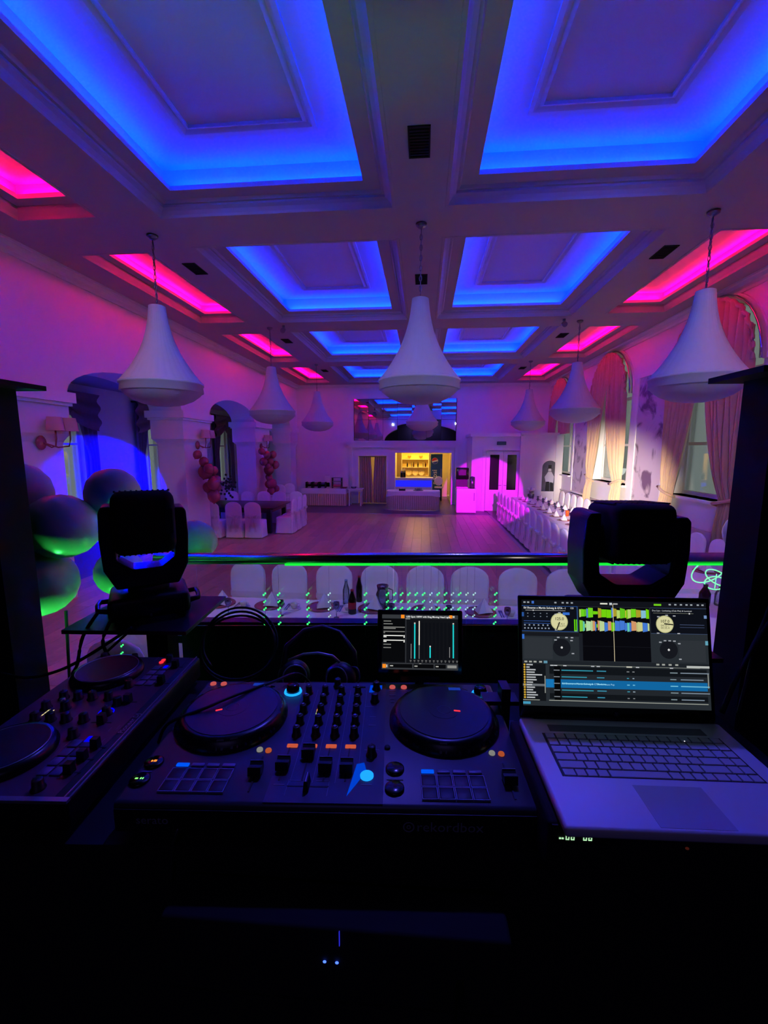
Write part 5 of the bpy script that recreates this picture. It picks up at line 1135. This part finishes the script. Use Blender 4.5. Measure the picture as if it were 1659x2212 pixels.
# ---- laptop
LP = thing('laptop', 'open silver laptop running DJ software at the right of the desk', 'laptop', (.41, .738, 1.8815), R(2.4))
ALU = mat('silver_aluminium', '#dcdce4', .5, .1)
KEYM = mat('key_silver', '#c4c4cc', .55, .05)
lb = MB().rbox(-.2, .2, -.135, .135, 0, .0175, .005, 2).build('base', ALU, LP)
MB().box(-.168, .168, -.030, .085, .0172, .0178).build('keyboard_well', mat('key_well', '#2c2c36', .6), LP)
kz = .0178; rows = [(.0755, .0135, [1] * 14 + [1, 1, 1]), (.0575, .017, [1] * 13 + [1.6, 1, 1]), (.0375, .017, [1.5] + [1] * 12 + [1.1, 1, 1]), (.0175, .017, [1.8] + [1] * 11 + [1.8, 1, 1]), (-.0025, .017, [2.3] + [1] * 10 + [2.3, 1, 1]), (-.0215, .015, [1.2, 1, 1, 1.1, 5.6, 1.1, 1, 1, 1, 1.2, 1, 1, 1])]
kc = {}
for (y, h, ws) in rows:
    tot = sum(ws); x = -.165
    for w in ws:
        W_ = .33 * w / tot; key = (round(W_, 4), h)
        if key not in kc: kc[key] = MB().box(-W_ / 2 + .0012, W_ / 2 - .0012, -h / 2, h / 2, 0, .0018, .0004).mesh('key', KEYM)
        o = bpy.data.objects.new('key', kc[key]); COL.objects.link(o); o.parent = LP; o.location = (x + W_ / 2, y, kz); x += W_
MB().box(-.06, .05, -.128, -.045, .0172, .0179).build('touchpad', mat('touchpad_grey', '#b2b2bc', .4, .1), LP)
MB().box(-.15, .15, .092, .112, .0172, .0180).build('speaker_grille', mat('grille_grey', '#6a6a74', .6), LP)
MB().sphere((.094, .070, .0198), .0009, n=8, m=6).build('key_light', em('white_dot', '#ffffff', 2), LP)
MB().cyl((-.17, .137, .016), (.17, .137, .016), .006, n=10).build('hinge', BLACK, LP)
LM = Matrix.Translation((0, .138, .014)) @ Matrix.Rotation(R(-13.5), 4, 'X')
lid = MB(LM).rbox(-.197, .197, 0, .007, 0, .252, .003, 2).build('lid', BLACK, LP)
MB(LM).rbox(-.197, .197, -.0012, .0002, .004, .251, .0005, 1).build('bezel', BLACKG, lid)
LPp = lambda x, y, d: (-.190 + x * .380, -.0012 - d, .243 - y * .217)
m = MB(LM)
def rc(c, x0, y0, x1, y1, d=.0006, s=.8): m.use(scr(c, s)); rect(m, LPp, x0, y0, x1, y1, d)
rc('#2c3238', 0, 0, 1, 1, .0002); rc('#14161e', 0, 0, 1, .055, .0003)
# decks
rc('#10131c', 0, .055, .305, .30, .0003); rc('#10131c', .70, .055, 1, .30, .0003); rc('#2a56a0', 0, .055, .305, .060, .0005); rc('#2a56a0', .302, .055, .306, .30, .0005); rc('#2a56a0', 0, .295, .305, .30, .0005); rc('#46587a', .70, .055, 1, .059, .0005); rc('#46587a', .70, .296, 1, .30, .0005)
rc('#0a0a10', .31, .06, .695, .57, .0003); rc('#20242c', .31, .31, .33, .57, .0004); rc('#1c1e26', .33, .43, .695, .433, .0005)
rc('#1a1c22', .0, .31, .31, .345, .0004); rc('#33383e', .01, .36, .165, .56, .0004); rc('#33383e', .845, .36, .985, .56, .0004)
for x in (.03, .065, .10, .135):
    for y in (.125, .155): rc('#8c98a8', x, y, x + .006, y + .008, .0006)
for (y, n) in ((.235, 6), (.265, 8)):
    for i in range(n): rc('#a8b4c8', .012 + .15 * i / n, y, .012 + .15 * i / n + .008, y + .012, .0006)
rc('#3c68c0', .01, .20, .155, .204); rc('#3c68c0', .01, .222, .155, .226); rc('#54648c', .855, .21, .985, .214); rc('#54648c', .855, .235, .985, .238)
rc('#3a78e0', .225, .115, .262, .14); rc('#2c5ca8', .0, .12, .012, .16); rc('#3a78e0', .0, .33, .012, .375); rc('#7c9cd0', .985, .12, 1, .15); rc('#6ab0c8', .985, .36, 1, .40)
def sdisc(c, cx, cy, r, d, n=28, s=.8): m.use(scr(c, s)); m.add([LPp(cx + r * math.cos(2 * PI * i / n), cy + r * 1.75 * math.sin(2 * PI * i / n), d) for i in range(n)], [list(range(n - 1, -1, -1))])
for (cx, cy) in ((.205, .205), (.775, .21)): sdisc('#c8c890', cx, cy, .047, .0004); sdisc('#ece8b0', cx, cy, .043, .0006)
for (cx, cy) in ((.215, .45), (.79, .45)): sdisc('#191b22', cx, cy, .048, .0005); sdisc('#e8e8e8', cx, cy, .006, .0008)
def hand(cx, cy, a, L):
    m.use(scr('#101010')); c, s = math.cos(a), math.sin(a); w = .003
    m.add([LPp(cx + u * c - v * s, cy + (u * s + v * c) * 1.75, .0010) for u, v in ((-.004, -w), (L, -w), (L, w), (-.004, w))], [(0, 1, 2, 3)])
hand(.205, .215, R(112), .043); hand(.775, .205, R(6), .045)
PALW = ['#7ae010', '#9ade30', '#58c828', '#c8d838', '#5a90e0', '#7ae010', '#b8a830', '#b8d848', '#68d020', '#c0e070', '#8cc8e0', '#74e020']
PAL2 = ['#58e0b0', '#90e078', '#a8e090', '#4880e0', '#c8e0a0', '#c8e0a0', '#7ae010', '#e0a070', '#e8c8b8', '#68d8c0', '#b0e868', '#d8d890', '#88d840', '#c0e8b0']
for (yc, hh, pal, sd) in ((.115, .052, PALW, 3), (.24, .058, PAL2, 11)):
    rg = random.Random(sd); x = .315
    while x < .69:
        w = rg.choice([.006, .009, .012, .018, .026]); a = hh * rg.uniform(.6, 1); b = hh * rg.uniform(.6, 1); c = rg.choice(pal)
        if rg.random() < .14: a *= .35; b *= .35
        x1 = min(x + w, .692); m.use(scr(c, .85)); m.quad(LPp(x, yc + a, .0007), LPp(x1, yc + a * rg.uniform(.8, 1), .0007), LPp(x1, yc - b * rg.uniform(.8, 1), .0007), LPp(x, yc - b, .0007)); x = x1 + .0008
rc('#e8d8b0', .497, .03, .500, .57, .0009); rc('#6ae010', .285, .18, .292, .295, .0009); rc('#6ae010', .296, .18, .302, .295, .0009)
rc('#f0f0e0', .43, .018, .47, .032); rc('#d0d8e0', .48, .015, .495, .037); rc('#c0c0c0', .50, .02, .525, .032); rc('#7adc20', .72, .018, .76, .036); rc('#4878d8', .055, .01, .068, .035)
for x in (.01, .03, .18, .22, .245, .27, .80, .83, .86, .89, .915, .95, .975): rc('#a8b0b8', x, .016, x + .012, .03)
rc('#d8d8d8', .02, .098, .24, .101); rc('#f0f0f0', .06, .094, .066, .105); rc('#8c9080', .715, .104, .93, .107); rc('#ffffff', .905, .10, .912, .112)
for (x, y) in ((.19, .35), (.235, .35), (.265, .35), (.175, .375), (.262, .378), (.18, .13), (.20, .115), (.735, .135), (.78, .12), (.82, .125), (.74, .375), (.765, .36), (.79, .36), (.815, .362), (.84, .385), (.268, .50), (.842, .53), (.18, .28), (.285, .285), (.73, .29), (.84, .29)): rc('#b8bcc4', x, y, x + .014, y + .010)
# library
rc('#22272d', 0, .575, 1, .61, .0004); rc('#15181d', 0, .61, .125, .955, .0005); rc('#14181d', .145, .63, .985, .93, .0005)
for i in range(5):
    y = .638 + .0615 * i
    if i % 2 and i != 2: rc('#262b31', .145, y, .985, y + .058, .0006)
    if i == 2: rc('#1470b0', .14, y - .012, .985, y + .066, .0008, .8); rc('#1a80c8', .125, y - .012, .165, y + .066, .0009, .8)
    rc('#08090c', .17, y - .012, .205, y + .058, .00095)
    rc('#8c949c', .168, y + .022, .200, y + .030, .0011)
    for (x, w, c) in ((.21, .17, '#38a8c0'), (.40, .05, '#40a0c0'), (.56, .014, '#40a0b8'), (.59, .012, '#9cb0c0'), (.79, .04, '#8ca0a8'), (.845, .15, '#8898a8')):
        if i in (0, 4) and x > .5 and x < .6: c = '#888c90'
        rc(c if i != 2 else '#7cd0f0', x, y + .021, x + w * (1 - .2 * ((i * 7) % 3 == 1)), y + .030, .0011)
rc('#a8aca0', .155, .615, .95, .618, .0006); rc('#c8c8b8', .56, .612, .59, .626, .0009)
for x in (.15, .17, .22, .37, .40, .61, .79): rc('#c8ccd0', x, .615, x + .018, .625, .0010)
rc('#c8ccc8', .88, .595, 1.0, .615, .0008); rc('#66a0b8', .115, .578, .135, .602, .0008)
for x in (.01, .035, .06, .09, .72, .75, .785, .82): rc('#b4b8b0', x, .582, x + .016, .597, .0008)
for i in range(14):
    y = .618 + .0235 * i
    if i == 8: rc('#70767c', .0, y - .01, .122, y + .012, .0007)
    sdisc('#e8b838', .010, y, .0055, .0009, 10); rc('#c8ccd0', .02, y - .006, .02 + [.035, .018, .05, .045, .085, .05, .055, .035, .03, .045, .035, .05, .06, .045][i], y + .006, .0009)
rc('#b8bcb0', .0, .943, .09, .949, .0008); rc('#b8bcb0', .14, .943, .985, .949, .0008); rc('#a0a49c', .118, .72, .123, .88, .0008); rc('#a0a49c', .988, .66, .993, .80, .0008); rc('#4aa8d0', .0, .962, .04, .985, .0008)
m.build('screen', None, lid)
TX = lambda body, x, y, sz, c, al='LEFT', bold=False: lettering(body, sz, scr(c, .9), lid, LM @ Matrix.Translation(LPp(x, y, .0013)) @ Matrix.Rotation(R(90), 4, 'X'), 'screen_lettering', bold, al)
TX('Ed Sheeran x Martin Solveig & GTA - I', .01, .076, .0056, '#f4f4f4', bold=True); TX('Dua Lipa - Levitating (Club Mix) & Luminati', .708, .082, .0046, '#c8ccd0')
TX('125.0', .205, .178, .0085, '#303020', 'CENTER', True); TX('107.0', .775, .183, .0085, '#303020', 'CENTER', True); TX('04:33.7', .775, .222, .006, '#505038', 'CENTER'); TX('00:35.4', .775, .245, .006, '#505038', 'CENTER'); TX('01:45.0', .214, .226, .005, '#505038', 'CENTER'); TX('00:39.9', .218, .246, .005, '#505038', 'CENTER')
TX('125', .265, .074, .005, '#f0f0f0'); TX('Ed Sheeran x Martin Solveig & GTA', .212, .787, .0052, '#a8e4ff'); TX('Thrift House Pop', .40, .787, .0050, '#a8e4ff')
lm = MB(LM @ Matrix.Translation((0, -.0014, .0125)) @ Matrix.Rotation(R(90), 4, 'X')).lathe([(.0062, 0), (.0065, .0004), (.0, .0004)], n=24).build('round_emblem', mat('emblem_grey', '#44444e', .35), lid)
lettering('hp', .009, BLACKG, lid, LM @ Matrix.Translation((0, -.0020, .0125)) @ Matrix.Rotation(R(90), 4, 'X'), 'emblem_lettering', True, 'CENTER')
# ---- cables
def cable(label, pts, r=.004, sub=6, m=RUBBER):
    P = [Vector(p) for p in pts]; out = []
    for i in range(len(P) - 1):
        p0, p1, p2, p3 = P[max(i - 1, 0)], P[i], P[i + 1], P[min(i + 2, len(P) - 1)]
        for k in range(sub):
            s = k / sub; out.append(.5 * ((2 * p1) + (p2 - p0) * s + (2 * p0 - 5 * p1 + 4 * p2 - p3) * s * s + (3 * p1 - p0 - 3 * p2 + p3) * s ** 3))
    out.append(P[-1]); return tag(MB().tube(out, r, 6).build('cable', m), label, 'cable')
cable('black cable looping from the left moving head down to the small controller', [(-.99, 1.21, 1.95), (-1.03, 1.19, 1.88), (-1.04, 1.17, 1.80), (-1.03, 1.14, 1.78), (-.93, 1.10, 1.79)], .005)
cable('black cable hanging under the left light plate, curving to the desk', [(-.93, 1.20, 1.95), (-.95, 1.17, 1.88), (-.93, 1.17, 1.82), (-.90, 1.16, 1.80), (-.92, 1.12, 1.782)], .005)
cable('long black cable drooping from the light plate to the left column', [(-.87, 1.19, 1.915), (-1.0, 1.18, 1.83), (-1.12, 1.19, 1.765), (-1.24, 1.19, 1.735), (-1.40, 1.20, 1.75)], .005)
cable('second black cable slanting down behind the small controller', [(-.88, 1.185, 1.90), (-.98, 1.17, 1.81), (-1.08, 1.12, 1.72), (-1.12, 1.1, 1.5)], .004)
cable('black cable lying across the left jog wheel', [(-.29, 1.10, 1.80), (-.32, 1.06, 1.864), (-.37, .99, 1.875), (-.43, .91, 1.884), (-.47, .86, 1.884), (-.54, .83, 1.862), (-.58, .85, 1.80)], .0035)
cable('pair of black cables sagging in front of the right column', [(1.02, 1.20, 2.23), (.94, 1.18, 2.16), (.90, 1.17, 2.07), (.87, 1.16, 1.98), (.80, 1.12, 1.88), (.76, 1.1, 1.79)], .006)
cable('thin black cable hanging behind the first one in front of the right column', [(1.02, 1.19, 2.21), (.98, 1.17, 2.13), (.91, 1.16, 2.05), (.86, 1.15, 1.96), (.83, 1.13, 1.85), (.8, 1.1, 1.79)], .005)
cable('coil of black cable on the desk behind the controller', [(-.52 + .11 * math.cos(a) * (1 + .06 * math.sin(a * .7)), 1.15 + .045 * math.sin(a), DZ + .10 + .085 * math.sin(a) + .002 * a) for a in [2 * PI * i / 14 for i in range(38)]], .0035, 3)
cable('headphone cable running from the headphones to the left', [(-.38, 1.1, DZ + .05), (-.42, 1.08, DZ + .02), (-.48, 1.10, DZ + .01), (-.55, 1.12, DZ + .02)], .003)
cable('headphone cable loop right of the headphones', [(-.22, 1.10, DZ + .02), (-.19, 1.09, DZ + .035), (-.165, 1.1, DZ + .055), (-.175, 1.12, DZ + .08), (-.21, 1.13, DZ + .07)], .0035, 6, LACQ)
cable('black cable lying on the desk behind the tablet holder', [(-.14, 1.10, DZ + .006), (-.05, 1.135, DZ + .012), (.06, 1.14, DZ + .012), (.16, 1.11, DZ + .01), (.2, 1.0, DZ + .04)], .004)
cable('white tipped cable hanging below the front of the main controller', [(-.41, .66, 1.815), (-.412, .635, 1.80), (-.42, .632, 1.77), (-.43, .636, 1.70)], .004, 6, LACQ)
t = thing('steel_bracket', 'black metal bracket between the controller and the laptop', 'bracket', (.205, .98, DZ), R(4)); MB().box(-.02, .0, -.02, .02, 0, .13).build('upright', BLACK, t); MB().box(-.06, .02, -.02, .02, .09, .10).build('arm', BLACK, t); MB().box(-.05, .03, -.03, .05, 0, .008).build('foot', BLACK, t)
